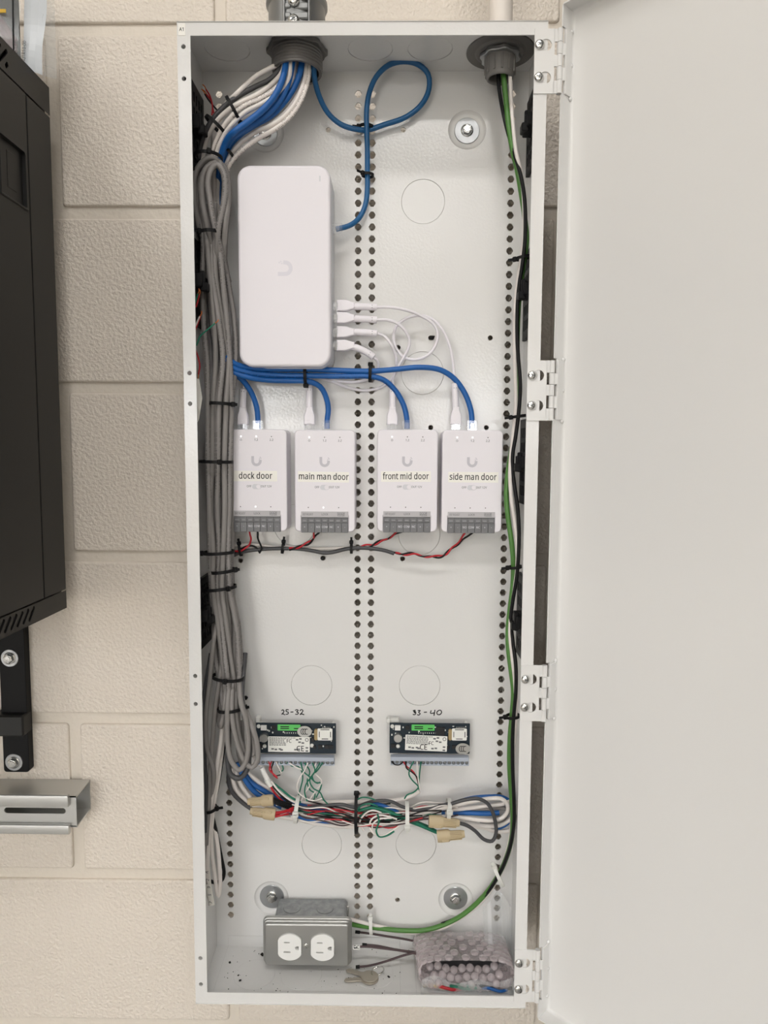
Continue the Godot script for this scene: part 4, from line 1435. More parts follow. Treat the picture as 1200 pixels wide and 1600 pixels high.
# ---------------------------------------------------------------- cables along the left side
func left_bundle():
	# cables that fan out of the large conduit
	var whites := [
		[v(-86.9, 525.5, -34), v(-89, 514.5, -34), v(-100.8, 507.9, -34), v(-113.2, 501.4, -34), v(-125.8, 491.6, -34), v(-137.6, 481.1, -34), v(-149.4, 478.7, -46), v(-160.6, 474.3, -60), v(-171.5, 464, -74)],
		[v(-84.1, 525.5, -34), v(-87, 504.6, -34), v(-98.2, 492.2, -34), v(-113.5, 481.7, -34), v(-129.4, 474.5, -34), v(-144.8, 465.9, -34), v(-158.8, 457.3, -40), v(-170.2, 447.3, -48), v(-177.9, 433.9, -55), v(-182.9, 416, -62), v(-185, 378.2, -70)],
		[v(-81.1, 524.5, -32), v(-83.3, 499.7, -32), v(-94.4, 486, -32), v(-111.8, 475.5, -32), v(-128.4, 468.3, -32), v(-143.1, 456.4, -32), v(-155.5, 445.9, -40), v(-165.5, 431.1, -48), v(-171.1, 414.4, -58), v(-173.3, 378.2, -70)],
		[v(-77.4, 523.4, -30), v(-79.6, 496.1, -30), v(-91.4, 480.4, -30), v(-110.1, 469.3, -30), v(-126, 461.4, -30), v(-139.2, 450.2, -30), v(-152.4, 439.1, -38), v(-161.5, 426.2, -46), v(-167.8, 408.2, -56), v(-170.4, 378.2, -70)],
		[v(-75.1, 527.6, -38), v(-77.3, 497.4, -38), v(-89.9, 480.3, -38), v(-108.1, 468.3, -38), v(-124.9, 460.4, -38), v(-138.9, 449.7, -38), v(-151, 437.5, -44), v(-158.7, 427.2, -52), v(-164.4, 403.5, -62), v(-166.8, 371.1, -70)],
		[v(-72, 531.9, -46), v(-74.2, 505.3, -46), v(-82.7, 486.7, -46), v(-98.3, 472, -46), v(-115.2, 462.6, -46), v(-133.6, 454.5, -46), v(-148.2, 445.8, -54), v(-157, 431.8, -60), v(-161.6, 411.9, -66), v(-164.3, 371.8, -72)],
		[v(-63.4, 530.8, -44), v(-62.8, 512.3, -44), v(-66.3, 497.7, -44), v(-74.1, 483.1, -44), v(-84, 469.1, -44), v(-98.1, 458.3, -44), v(-117.8, 454.4, -52), v(-133.6, 445.6, -52), v(-147.8, 436.5, -58), v(-157.6, 422.9, -62), v(-163.7, 398.6, -68), v(-166.4, 365.3, -74)],
		[v(-62.9, 526.1, -40), v(-62.3, 507.6, -40), v(-64.9, 487.9, -32), v(-72.5, 472.2, -32), v(-83.6, 459, -32), v(-98.9, 448.4, -32), v(-119.2, 446.3, -44), v(-133.4, 436.8, -44), v(-145.9, 428.6, -52), v(-154.5, 417.2, -58), v(-159.7, 390.9, -66), v(-163, 364.7, -72)],
		[v(-59, 527.1, -42), v(-59.1, 508.6, -42), v(-61.4, 486.6, -32), v(-68.4, 470.8, -32), v(-80.9, 455, -32), v(-96.2, 443.8, -32), v(-115.7, 437.9, -40), v(-131.3, 427.1, -40), v(-143, 420.2, -48), v(-152, 410.9, -56), v(-157.6, 383.9, -66), v(-160.8, 364.7, -72)],
		[v(-69, 534, -50), v(-69.8, 510, -50), v(-77.7, 489.9, -50), v(-90.4, 476.5, -50), v(-108.2, 465.7, -50), v(-125.9, 459, -50), v(-144.8, 451.6, -58), v(-154.9, 441.7, -64), v(-159.9, 425.8, -66), v(-164.3, 392.3, -70)]]
	var where := ["outermost white cable at the left of the fan below the large conduit", "white cable next to the dark grey one in the fan below the large conduit"]
	for k in whites.size():
		var lab: String = where[k] if k < 2 else ("white cable left of the blue ones in the fan, %s from the left" % ["third", "fourth", "fifth", "sixth", "", "", "", "last"][k - 2] if k in [2, 3, 4, 5, 9] else ["upper white cable right of the blue cables under the large conduit", "middle white cable right of the blue cables under the large conduit", "lowest white cable right of the blue cables under the large conduit"][k - 6])
		whites[k].push_back((whites[k][-1] as Vector3) + v(0, -70, -4))
		cable("data_cable", whites[k], 2.5, M.wire_white_printed if k % 3 == 2 else M.wire_white, lab, "cable", "white cables fanning from the large conduit")
	cable("data_cable", [v(-85.8, 526.6, -36), v(-89.4, 509.6, -36), v(-100.5, 497.8, -36), v(-115.8, 490.6, -36), v(-132.5, 482, -36), v(-149.3, 470.8, -36), v(-163, 460, -40), v(-173.9, 447.8, -46), v(-181.4, 434, -52), v(-186.2, 414.4, -58), v(-187.9, 369.2, -64), v(-183.7, 306, -66)], 2.7, M.wire_dark, "dark grey cable along the outside of the white fan under the large conduit")
	cable("data_cable", [v(-80.6, 523.7, -33), v(-82.7, 506.8, -28), v(-86.3, 489.2, -24), v(-94.6, 473.7, -24), v(-107, 460.6, -24), v(-122.2, 448.9, -24), v(-137.4, 438.4, -24), v(-148.5, 434.2, -36), v(-157.1, 422.9, -48), v(-165.4, 397.9, -66), v(-170.8, 351.7, -76)], 3.4, M.wire_blue, "front blue cable in the fan below the large conduit", "cable", "blue cables in the fan")
	cable("data_cable", [v(-74.2, 525.8, -32), v(-77.1, 506.2, -32), v(-82, 487.9, -32), v(-91.8, 470.9, -32), v(-106.4, 457.7, -32), v(-122.4, 447.8, -32), v(-138.5, 437.9, -32), v(-150.8, 431.6, -46), v(-159.3, 416.6, -60), v(-165.3, 391.6, -68), v(-170.5, 352.3, -78)], 3.3, M.wire_blue, "middle blue cable in the fan below the large conduit", "cable", "blue cables in the fan")
	cable("data_cable", [v(-65.4, 528.9, -38), v(-67.6, 509.3, -38), v(-73.2, 493.5, -38), v(-83.7, 477.6, -38), v(-97.7, 463, -38), v(-113.8, 453.7, -38), v(-132.1, 443.1, -38), v(-147.4, 435.9, -50), v(-156.6, 424.1, -58), v(-163.2, 397.9, -66), v(-169.3, 351.7, -76)], 3.3, M.wire_blue, "rear blue cable in the fan below the large conduit, right of the other two", "cable", "blue cables in the fan")
	tie(v(-147.1, 478.1, -36), v(-132.9, 452.8, -36), 30, M.black_plastic, "upper black cable tie across the fan of white cables", "", 0.97, 3.4)
	tie(v(-172.2, 462.6, -46), v(-150.7, 443.8, -46), 30, M.black_plastic, "lower black cable tie across the fan of white cables", "", 0.97, 3.4)
	tie(v(-151.5, 431.3, -52), v(-143.1, 421.1, -52), 16, M.black_plastic, "black cable tie on the thin white cables above the switch corner", "", 0.12, 3.2)
	# grey cables doubled back in a hairpin at the top of the bundle
	var hair := [
		[v(-184.4, 361.4, -40), v(-186.1, 381.9, -40), v(-184.3, 400.8, -40), v(-176.4, 413, -40), v(-166.5, 417.7, -40), v(-157.4, 413, -40), v(-152.7, 398.1, -40), v(-151.7, 375.1, -40), v(-153.4, 351.2, -40)],
		[v(-171.7, 349.3, -34), v(-175.5, 373, -34), v(-175.1, 393.2, -34), v(-169.3, 406, -34), v(-160.9, 410, -34), v(-153.3, 402.6, -34), v(-149.4, 386.5, -34), v(-148.3, 366.3, -34), v(-150.7, 345.9, -34)],
		[v(-161.6, 344.7, -30), v(-166.1, 371.7, -30), v(-167.9, 388.4, -30), v(-164.2, 401.8, -30), v(-157.2, 407.1, -30), v(-150.4, 398.5, -30), v(-149.3, 378.4, -30), v(-153, 358.2, -30), v(-156.8, 343.4, -30)],
		[v(-183.1, 357.1, -48), v(-184, 384.6, -48), v(-180.1, 405.2, -48), v(-171.4, 416.1, -48), v(-162.8, 417.5, -48), v(-154.4, 410.6, -48), v(-149.7, 391.5, -48), v(-150, 370.9, -48), v(-153.2, 348.9, -48)]]
	for k in 4:
		hair[k].push_back((hair[k][-1] as Vector3) + v(-11, -55, -30))
		hair[k].push_front((hair[k][0] as Vector3) + v(8, -55, -30))
		cable("data_cable", hair[k], 3.3, M.wire_grey_printed if k == 2 else M.wire_grey, "%s grey cable arch in the hairpin at the top of the left bundle" % ["widest", "second", "innermost", "rearmost"][k], "cable", "grey hairpin cables")
	tie(v(-183.9, 419.2, -42), v(-155.7, 418.5, -42), 34, M.black_plastic, "black cable tie over the top of the grey hairpin", "", 0.6, 3.4)
	# the long tied bundle: its left and right edge at a few heights
	var edge_l := [v(-188, 370.2, -46), v(-181.5, 337.2, -46), v(-183.6, 294.1, -46), v(-183.8, 245, -46), v(-182.4, 202.5, -46), v(-181.1, 152.4, -46), v(-180.7, 87.2, -46), v(-180.1, 35.9, -46), v(-178.8, -17.5, -46), v(-178.8, -60.9, -46), v(-177.3, -106.3, -46), v(-176.4, -144.4, -46), v(-171.6, -172, -46), v(-169.8, -206, -46)]
	var edge_r := [v(-151.7, 370.3, -46), v(-155.8, 337.2, -46), v(-150.7, 294.2, -46), v(-144.1, 245.1, -46), v(-141.8, 202.6, -46), v(-145.4, 152.5, -46), v(-149.2, 87.4, -46), v(-150.6, 36, -46), v(-151.4, -17.3, -46), v(-150.5, -60.7, -46), v(-143.6, -106, -46), v(-141.8, -144.1, -46), v(-142.2, -171.7, -46), v(-141.1, -205.7, -46)]
	var n := edge_l.size()
	for k in 12:
		var row := 0 if k < 5 else (1 if k < 9 else 2)
		var i := k if row == 0 else (k - 5 if row == 1 else k - 9)
		var count: int = [5, 4, 3][row]
		var pts := []
		var ph := rng.randf() * TAU
		var rate := rng.randf_range(0.5, 0.9)
		for j in n:
			var f := (i + 0.5) / count + 0.13 * sin(ph + j * rate) * (0.3 if j in [1, 5, 6, 8, 12] else 1.0)
			var loose := 1.0
			var l: Vector3 = edge_l[j]
			var r: Vector3 = edge_r[j]
			var inset := 3.2 / maxf(10.0, l.distance_to(r))
			var p := l.lerp(r, clampf(f, inset, 1 - inset))
			p.z += [4.0, -3.5, -10.0][row] - 5.0 * absf(f - 0.5) * 2 + 3.2 * cos(ph * 2 + j * 0.8)
			pts.push_back(p)
		cable("data_cable", pts, [3.15, 3.0, 2.9][row], (M.wire_grey_printed if k % 2 == 0 else M.wire_grey) if k not in [9] else M.wire_dark, "grey cable in the %s layer of the long tied bundle, %s from the rim" % [["front", "middle", "rear"][row], ["first", "second", "third", "fourth", "fifth", "sixth"][i]] if k != 9 else "dark grey cable half hidden in the long tied bundle at the left", "cable", "grey cables of the long bundle" if k != 9 else "")
	tie(v(-182.9, 336.5, -46), v(-154.3, 337.9, -46), 40, M.black_plastic, "black cable tie near the top of the long grey bundle, beside the switch", "", 0.3, 3.6, 1.1, 3)
	tie(v(-173, 152.4, -46), v(-148.3, 151.1, -46), 24, M.black_plastic, "black cable tie on the long grey bundle just below the height of the switch", "", 0.95, 3.6, 1.1, 3)
	tie(v(-185.9, 86.5, -46), v(-149.2, 85.9, -46), 30, M.black_plastic, "black cable tie on the long grey bundle beside the dock door label", "", 0.62, 3.6, 1.1, 3)
	tie(v(-184, -19, -46), v(-149.1, -17.3, -46), 28, M.black_plastic, "black cable tie on the long grey bundle level with the wires under the controllers", "", 0.05, 3.6, 1.1, 3)
	tie(v(-174.7, -41.4, -46), v(-147.9, -38.2, -46), 26, M.black_plastic, "black cable tie on the long grey bundle just below the wires under the controllers", "", 0.95, 3.6, 1.1, 3)
	tie(v(-183.2, -61.7, -46), v(-147.4, -57.7, -46), 28, M.black_plastic, "black cable tie second below the controller wires on the long grey bundle", "", 0.72, 3.6, 1.1, 3)
	tie(v(-175.2, -164.3, -46), v(-139.9, -167.1, -46), 28, M.black_plastic, "black cable tie on the long grey bundle left of the lower circle marks", "", 0.5, 3.6, 1.1, 3)
	tie(v(-169.8, -204.4, -46), v(-138.8, -201, -46), 28, M.black_plastic, "black cable tie lowest on the long grey bundle, above the hanging loops", "", 0.95, 3.6, 1.1, 3)
	# loops hanging at the foot of the bundle
	var loops := [
		[[v(-159.8, -188.3, -40), v(-162.4, -207.5, -40), v(-165.6, -223, -40), v(-170.7, -219.9, -52), v(-169.7, -200.4, -52)], "grey", "small grey cable loop at the left foot of the bundle"],
		[[v(-151.5, -190.6, -36), v(-150.4, -217.4, -36), v(-144.7, -244.3, -36), v(-136, -265.1, -36), v(-128.5, -270.4, -36), v(-122.4, -261.8, -36), v(-122.3, -244, -36), v(-128, -221, -36), v(-137.8, -206.4, -48), v(-142.1, -190.9, -48)], "grey", "largest grey cable loop hanging at the foot of the bundle, its right side bowed out"],
		[[v(-148.4, -192.7, -42), v(-147.2, -219.7, -42), v(-143, -242.9, -42), v(-135.6, -258.4, -42), v(-128.8, -256.8, -42), v(-127.9, -242.8, -42), v(-133.7, -219.6, -42), v(-139.4, -200.3, -42)], "grey", "inner grey cable loop at the foot of the bundle"],
		[[v(-155.5, -189.9, -34), v(-156.6, -216.7, -34), v(-156.2, -243.5, -34), v(-152, -262.8, -34), v(-143.2, -272.8, -34), v(-135.6, -262.6, -34), v(-132.3, -239.4, -34), v(-134.9, -212.6, -34), v(-140.6, -189.8, -34)], "grey", "long narrow grey cable loop at the foot of the bundle"],
		[[v(-139.9, -187.4, -38), v(-137.2, -210.3, -38), v(-133, -233.4, -38), v(-132.5, -256.6, -38), v(-135, -274.5, -38), v(-144.2, -284.8, -38), v(-153.9, -281, -38), v(-157.5, -264.6, -38), v(-156.4, -241.4, -38)], "dark", "dark grey cable loop reaching lowest at the foot of the bundle"],
		[[v(-147.1, -195.6, -50), v(-147.6, -230.7, -50), v(-146.5, -262, -50), v(-142.5, -275.5, -52)], "grey", "short grey cable tail inside the loops at the foot of the bundle"]]
	for q in loops:
		q[0].push_front((q[0][0] as Vector3) + v(-2, 44, -30))
		q[0].push_back((q[0][-1] as Vector3) + v(-8, 44, -28))
		cable("cable_loop", q[0], 3.1, M.wire_grey if q[1] == "grey" else M.wire_dark, q[2])
	# cables that go on down the left wall
	var down := [
		[[v(-172.2, -119.8, -40), v(-177.4, -165.5, -40), v(-182.7, -211.5, -40), v(-181.9, -250.2, -40), v(-174.7, -277.4, -40), v(-180.9, -313.9, -50), v(-185.5, -357.9, -50), v(-188.9, -422.6, -50)], M.wire_grey, 2.7, "grey cable on the left wall below the bundle, nearest the rim"],
		[[v(-167.2, -166.7, -44), v(-173.1, -205.2, -44), v(-176.7, -244.1, -44), v(-180.4, -283.3, -44), v(-182.6, -322.7, -44), v(-186.4, -370.5, -44)], M.wire_grey, 2.7, "grey cable on the left wall below the bundle, second from the rim"],
		[[v(-163.8, -191.8, -50), v(-167.5, -238.7, -50), v(-174.3, -282.1, -50), v(-181, -321.8, -50), v(-184.8, -365.9, -50), v(-187.2, -414.5, -50), v(-186.1, -442.8, -56)], M.wire_white, 2.8, "white cable on the left wall below the bundle, running to the curled tag"],
		[[v(-163.9, -209.6, -56), v(-167.6, -249.1, -56), v(-172.8, -288.8, -56), v(-179.6, -328.9, -56), v(-183.3, -369.3, -56), v(-179.4, -418.1, -56), v(-175.9, -442.7, -56), v(-173.4, -430.3, -56), v(-175, -385.4, -56), v(-180.7, -352.3, -62)], M.wire_white, 2.5, "white cable on the left wall ending in a narrow coil"],
		[[v(-161.8, -211.1, -60), v(-167, -254.7, -60), v(-175.6, -306.8, -60), v(-182.3, -337.5, -60), v(-178, -363.4, -60), v(-172.3, -395.9, -60), v(-169.4, -416.4, -60), v(-172.7, -425.5, -60), v(-179, -428, -60), v(-186.1, -426.5, -60)], M.wire_black, 2.2, "black cable bent in a long loop on the left wall near the bottom"],
		[[v(-186, -196.9, -42), v(-185.1, -235.6, -42), v(-185.7, -266.7, -42), v(-183.9, -298.1, -42), v(-185.2, -325.7, -42), v(-186.4, -353.5, -42)], M.wire_dark, 2.2, "dark cable tight against the rim on the left wall below the bundle"]]
	for q in down:
		q[0].push_front((q[0][0] as Vector3) + v(4, 55, -20))
		cable("side_cable", q[0], q[2], q[1], q[3])
	tie(v(-186.8, -329.6, -48), v(-174.5, -326.3, -48), 16, M.black_plastic, "black cable tie on the cables going down the left wall", "", 0.92, 3.4, 1.1, 6)
	var g := Geo.new()
	var strip := [v(-187.8, -402.3, -50), v(-185.8, -426.6, -50), v(-182.3, -450.3, -50)]
	for k in 6:
		var a: Vector3 = strip[0].lerp(strip[1], k / 5.0) if k < 3 else strip[1].lerp(strip[2], (k - 3) / 2.0)
	g.tube(smooth(strip, 4), 3.6, 8, 0.4)
	var tg := solo("wire_tag", g, M.paper, "curled white wire tag with handwritten figures at the bottom left", "tag")
	for k in 5:
		lettering("lettering", ["A", "2", "9", "5", "7"][k], 3.6, (strip[0] as Vector3).lerp(strip[2], 0.08 + k * 0.2) + v(0.5, 0, 3.9), tg, M.soft_ink, Basis(v(0, 0, 1), 1.3))
	# the white tape tag and the bare wire ends beside the bundle
	g = Geo.new()
	var tape := [v(-185.4, 178.9, -24), v(-179.7, 177.5, -24), v(-176.6, 156.6, -24), v(-178.9, 144, -24), v(-180.5, 133.4, -24), v(-184.2, 127.1, -24), v(-186.3, 127.1, -24)]
	g.quad(tape[0], tape[6], tape[2], tape[1])
	g.quad(tape[6], tape[5], tape[4], tape[2])
	g.flat3(tape[2], tape[4], tape[3])
	for k in 6:
		g.quad(tape[k], tape[k + 1], tape[k + 1] + v(0, 0, -0.4), tape[k] + v(0, 0, -0.4))
	solo("tape_tag", g, M.paper, "torn white tape tag hanging inside the left rim", "tag")
	var ends := [
		[[v(-183.5, 255.9, -30), v(-181.3, 262.8, -30), v(-179.7, 269, -30)], M.wire_red, "upper red wire with a bare copper end inside the left rim"],
		[[v(-184.3, 258.3, -28), v(-182.1, 265.2, -28), v(-180.6, 270, -28)], M.wire_green, "upper green wire with a bare copper end inside the left rim"],
		[[v(-184.7, 231.1, -30), v(-181.7, 238.7, -30), v(-178.7, 246.3, -30)], M.wire_red, "lower red wire with a bare copper end inside the left rim"],
		[[v(-184.5, 233.3, -27), v(-181.6, 239.5, -27), v(-178.6, 245.7, -27)], M.wire_white, "white wire with a bare copper end inside the left rim"],
		[[v(-182.5, 213.8, -26), v(-178, 224.2, -26), v(-171.6, 229.7, -26), v(-161.6, 238, -26)], M.wire_green, "green wire crossing in front of the grey bundle"],
		[[v(-186.7, 211.7, -36), v(-183.3, 201.2, -36), v(-182, 192.8, -36), v(-183.6, 183.6, -36)], M.wire_red, "red wire going down to the torn tape tag"],
		[[v(-168.2, 469.2, -70), v(-170.9, 481.6, -70), v(-172.9, 491.3, -70), v(-177.9, 498.2, -70)], M.wire_red, "dark red twisted wire ends in the upper left corner"],
		[[v(-164.4, 479.5, -70), v(-170.8, 486.5, -70), v(-176.5, 493.4, -70), v(-180, 498.9, -70)], M.wire_black, "black wire end in the upper left corner"],
		[[v(-171.9, 475.2, -68), v(-171.1, 484.9, -68), v(-173.8, 495.9, -68), v(-178, 502.7, -68)], M.wire_red, "second red wire end in the upper left corner"]]
	for k in ends.size():
		var q = ends[k]
		var o := thing("loose_wire", q[2], "wire", q[0][-1])
		part("insulation", cord(q[0], 0.9, 6), q[1], o)
		var last: Vector3 = q[0][-1]
		var dir: Vector3 = (last - q[0][-2]).normalized()
		part("copper_end", cord([last, last + dir * 3 + v(0.6, 0, 0.4), last + dir * 6 + v(-0.4, 0, 0.8)], 0.6, 6), M.copper, o, "bare copper strands")
	# slotted black cable brackets on the left wall
	for q in [["top left, beside the white cable fan", v(-182.7, 450.2, -50), 46.0], ["left wall, beside the switch", v(-185.6, 284.5, -50), 46.0], ["left wall, below the controllers", v(-184.7, -88.3, -50), 40.0]]:
		side_bracket(v(-188.2, q[1].y, -50), 1.0, q[2], "slotted black plastic cable bracket " + q[0])

func side_bracket(c: Vector3, s: float, half: float, label: String):
	var o := thing("cable_bracket", label, "bracket", c + v(0, -half, 0), "slotted black cable brackets")
	var g := Geo.new()
	g.t = Transform3D(Basis(v(0, 0, -s), v(0, 1, 0), v(s, 0, 0)), c + v(s * 4.0, 0, 0))
	var holes := []
	for k in range(-2, 3):
		for j in range(-2, 3):
			if j != 0:
				holes.push_back(hole(k * 10.0, j * half / 2.9, rrect(5, half / 4.2, 1, 2)))
	g.sheet(-30, -half, 30, half, holes, 4)
	g.t = Transform3D.IDENTITY
	g.box(c + v(s * 2, half, 0), v(4, 1.5, 60), 0.3)
	g.box(c + v(s * 2, -half, 0), v(4, 1.5, 60), 0.3)
	g.box(c + v(s * 2, 0, 30), v(4, half * 2, 1.5), 0.3)
	part("plate", g, M.black_plastic, o)
	g = Geo.new()
	g.box(c + v(s * 7, 0, 10), v(12, 14, 34), 1)
	g.box(c + v(s * 12.5, 0, 18), v(5, 22, 5), 1)
	g.box(c + v(s * 15.5, -6, 14), v(5, 9, 13), 1)
	part("clip", g, M.black_plastic, o)

# ---------------------------------------------------------------- the power wires and brackets down the right side
func right_side():
	cable("power_wire", [v(142.4, 543.5, -56), v(145.5, 528.8, -56), v(147.1, 512.9, -55), v(148.8, 496.1, -55), v(153, 471.1, -52), v(157.7, 449.2, -48), v(166, 420.6, -44), v(172, 398.9, -40), v(175.6, 377.9, -38), v(177.2, 353.6, -36), v(177, 326.5, -36), v(175.1, 303.1, -38), v(173, 286.4, -40), v(171.7, 266.1, -42), v(172, 231.5, -44), v(174, 203.3, -44), v(176.4, 174.8, -42), v(175.2, 146.3, -40), v(172.2, 117.7, -40), v(169.4, 94.7, -42), v(169.8, 78.1, -42), v(172, 60.1, -40), v(175.4, 35, -36), v(177, 9.8, -34), v(176.9, -19.4, -34), v(175.6, -45.4, -36), v(172.5, -72.2, -40), v(171, -93.6, -42), v(173.4, -117.1, -40), v(176.6, -145.4, -34), v(177.2, -175.5, -34), v(175.9, -202.8, -36), v(175.3, -230.4, -38), v(176.5, -269.9, -40), v(179.1, -309.9, -42), v(180.4, -339.6, -46), v(177.8, -373.6, -54), v(168.9, -409.4, -62), v(152.9, -445.7, -72), v(134.2, -470, -78), v(113.2, -487.4, -82), v(98.9, -494.9, -84)], 2.15, M.wire_black, "black power wire down the right side, from the bushing to the outlet box", "wire")
	cable("ground_wire", [v(149.6, 541.3, -52), v(151.3, 524.7, -52), v(152.7, 507, -50), v(156, 480.3, -50), v(158.9, 452.1, -47), v(163.4, 428.1, -46), v(169, 408.6, -48), v(174.1, 385.5, -50), v(178.9, 358, -50), v(181.2, 333.3, -48), v(178.5, 312.1, -46), v(175.5, 287.8, -46), v(173.5, 260.3, -48), v(173.3, 218.3, -50), v(174.8, 182.7, -50), v(174.5, 146.7, -48), v(171.2, 114.2, -46), v(167.3, 92.5, -46), v(165.1, 70.6, -48), v(164.1, 48.7, -48), v(166.4, 23.1, -46), v(170.3, -2.4, -44), v(173, -28.3, -44), v(173, -54.5, -45), v(170.7, -81, -46), v(168.9, -103.6, -46), v(169, -125.8, -44), v(172.2, -151.7, -42), v(175.7, -178.3, -42), v(175.1, -205.9, -44), v(173.7, -233.7, -46), v(173.9, -265.8, -48), v(176.8, -299.1, -52), v(180, -331.9, -54), v(180.2, -361.1, -56), v(176, -387.7, -60), v(167.3, -416, -66), v(155.2, -441.5, -72), v(141.8, -461, -76), v(124.1, -479.9, -80), v(102.9, -494.2, -83), v(78.8, -502.9, -84), v(50.6, -504.1, -84), v(18.3, -499.7, -82), v(-5.7, -492.4, -76), v(-18.9, -485.8, -70)], 2.9, M.ground_green, "thick green ground wire curving down the right side to the outlet box", "wire")
	cable("power_wire", [v(155.3, 539.1, -48), v(157.7, 522.6, -48), v(159.4, 506, -48), v(161.3, 479.3, -48), v(163.3, 450.8, -44), v(166.2, 426.5, -42), v(170.8, 408.4, -42), v(175.1, 388.8, -44), v(177.4, 363.6, -46), v(177.9, 339.6, -46), v(175.6, 315.5, -46), v(171.9, 287.8, -46), v(169.6, 259.9, -46), v(170, 225.1, -48), v(171.4, 189.6, -48), v(172.7, 153.8, -47), v(170, 117.8, -44), v(167.7, 92.5, -44), v(167, 70.9, -42), v(168.7, 45.6, -40), v(172.4, 20.3, -38), v(175.5, -5, -36), v(176.4, -31, -38), v(174.4, -57.3, -40), v(171.6, -83.8, -42), v(170.6, -110.1, -42), v(173, -135.9, -40), v(176.2, -161.8, -38), v(178.2, -188.3, -38), v(178.3, -215.8, -40), v(178.1, -244.5, -44), v(177.9, -277.5, -48), v(179.7, -318, -58), v(180, -361.5, -64), v(172.4, -406, -70), v(158.5, -446.1, -78), v(142.6, -469.2, -82), v(123.2, -487.5, -86), v(99.3, -503.7, -88), v(66.9, -510.1, -88), v(26.3, -500.1, -84), v(-1.7, -488.1, -76), v(-17.3, -480, -70)], 2.2, M.wire_white, "white power wire beside the green one down the right side", "wire")
	var green_tone := 0
	for q in [["highest on the right side wires", v(168.6, 311, -42), v(184.1, 313.8, -42)], ["on the right side wires beside the second hinge", v(167.9, 137.8, -42), v(183.6, 140, -42)], ["on the right side wires just below the controllers", v(167, -32.5, -38), v(180.8, -31, -38)], ["on the right side wires beside the third hinge", v(167.8, -208.3, -40), v(182.6, -206.6, -40)]]:
		tie(q[1], q[2], 13, M.black_plastic, "black cable tie " + q[0], "", 0.02, 3.2, 1.0, 5)
	for q in [["upper right corner, level with the washer", v(178.5, 452.4, -40), 40.0], ["right wall, level with the slim white cable plugs", v(175.3, 276, -40), 48.0], ["right wall, beside the side man door controller", v(177.2, 87.6, -40), 48.0], ["right wall, below the controllers", v(176.6, -93, -40), 48.0]]:
		side_bracket(v(188.2, q[1].y, -50), -1.0, q[2], "slotted black plastic cable bracket " + q[0])
	tie(v(160.8, -405, -60), v(171.3, -427.8, -60), 12, M.nylon, "translucent white cable tie on the green wire near the lower right bolt", "", 0.02, 4, 1.1, 5)
	tie(v(9.4, -486.5, -80), v(10.3, -505.2, -80), 12, M.nylon, "translucent white cable tie on the green wire beside the outlet box", "", 0.0, 4, 1.1, 4)

# ---------------------------------------------------------------- the two circuit boards
func strokes(parent: Node3D, called: String, lines: Array, at: Vector3, s: float):
	# marker-pen figures: each line is a list of points in a 10-high box
	var g := Geo.new()
	for l in lines:
		var p := []
		for q in l:
			p.push_back(at + v(q[0] * s, q[1] * s, 0.0))
		g.tube(smooth(p, 0.7), 0.62, 6, 0.3)
	part(called, g, M.ink, parent, "figures written with a black marker")

func boards():
	var enc: Node3D = get_node("enclosure")
	# 25-32 and 33-40
	strokes(enc, "handwriting", [[[0, 7], [2, 9], [4, 7], [3, 4], [0, 1], [2, 2], [6, 0]], [[12, 9], [8, 9], [8, 6], [11, 5], [11, 2], [7, 1]], [[15, 5], [20, 5.4]], [[23, 8], [26, 9.4], [28, 8], [25.5, 5.5], [28.5, 4], [27, 1.5], [23, 1.5]], [[31, 7], [33, 9.5], [36, 8], [34, 4], [31, 1], [34, 2], [38, 0.6]]], v(-102.7, -228.9, -93.6), 0.74)
	strokes(enc, "handwriting", [[[0, 8], [4, 9], [2, 6], [5, 4], [3, 1.5], [0, 2]], [[1, 7], [5, 6], [2, 4.5]], [[8, 8.5], [12, 8.5], [9.5, 5.5], [12, 3.5], [10, 1], [7, 1.6]], [[18, 5.6], [23, 6]], [[30, 9], [29, 4.2], [36, 5]], [[36, 10], [34.6, 0]], [[43, 9.4], [39.6, 6.5], [40, 2.6], [44, 2], [47, 5.6], [45.5, 9.2], [43, 9.4]]], v(60.7, -228.2, -93.6), 0.76)
	board(v(-82.6, -252, -77), "circuit board at the left, its oval silver seal near the middle", 0)
	board(v(81.0, -250.5, -77), "circuit board at the right, its oval silver seal at the lower right", 1)

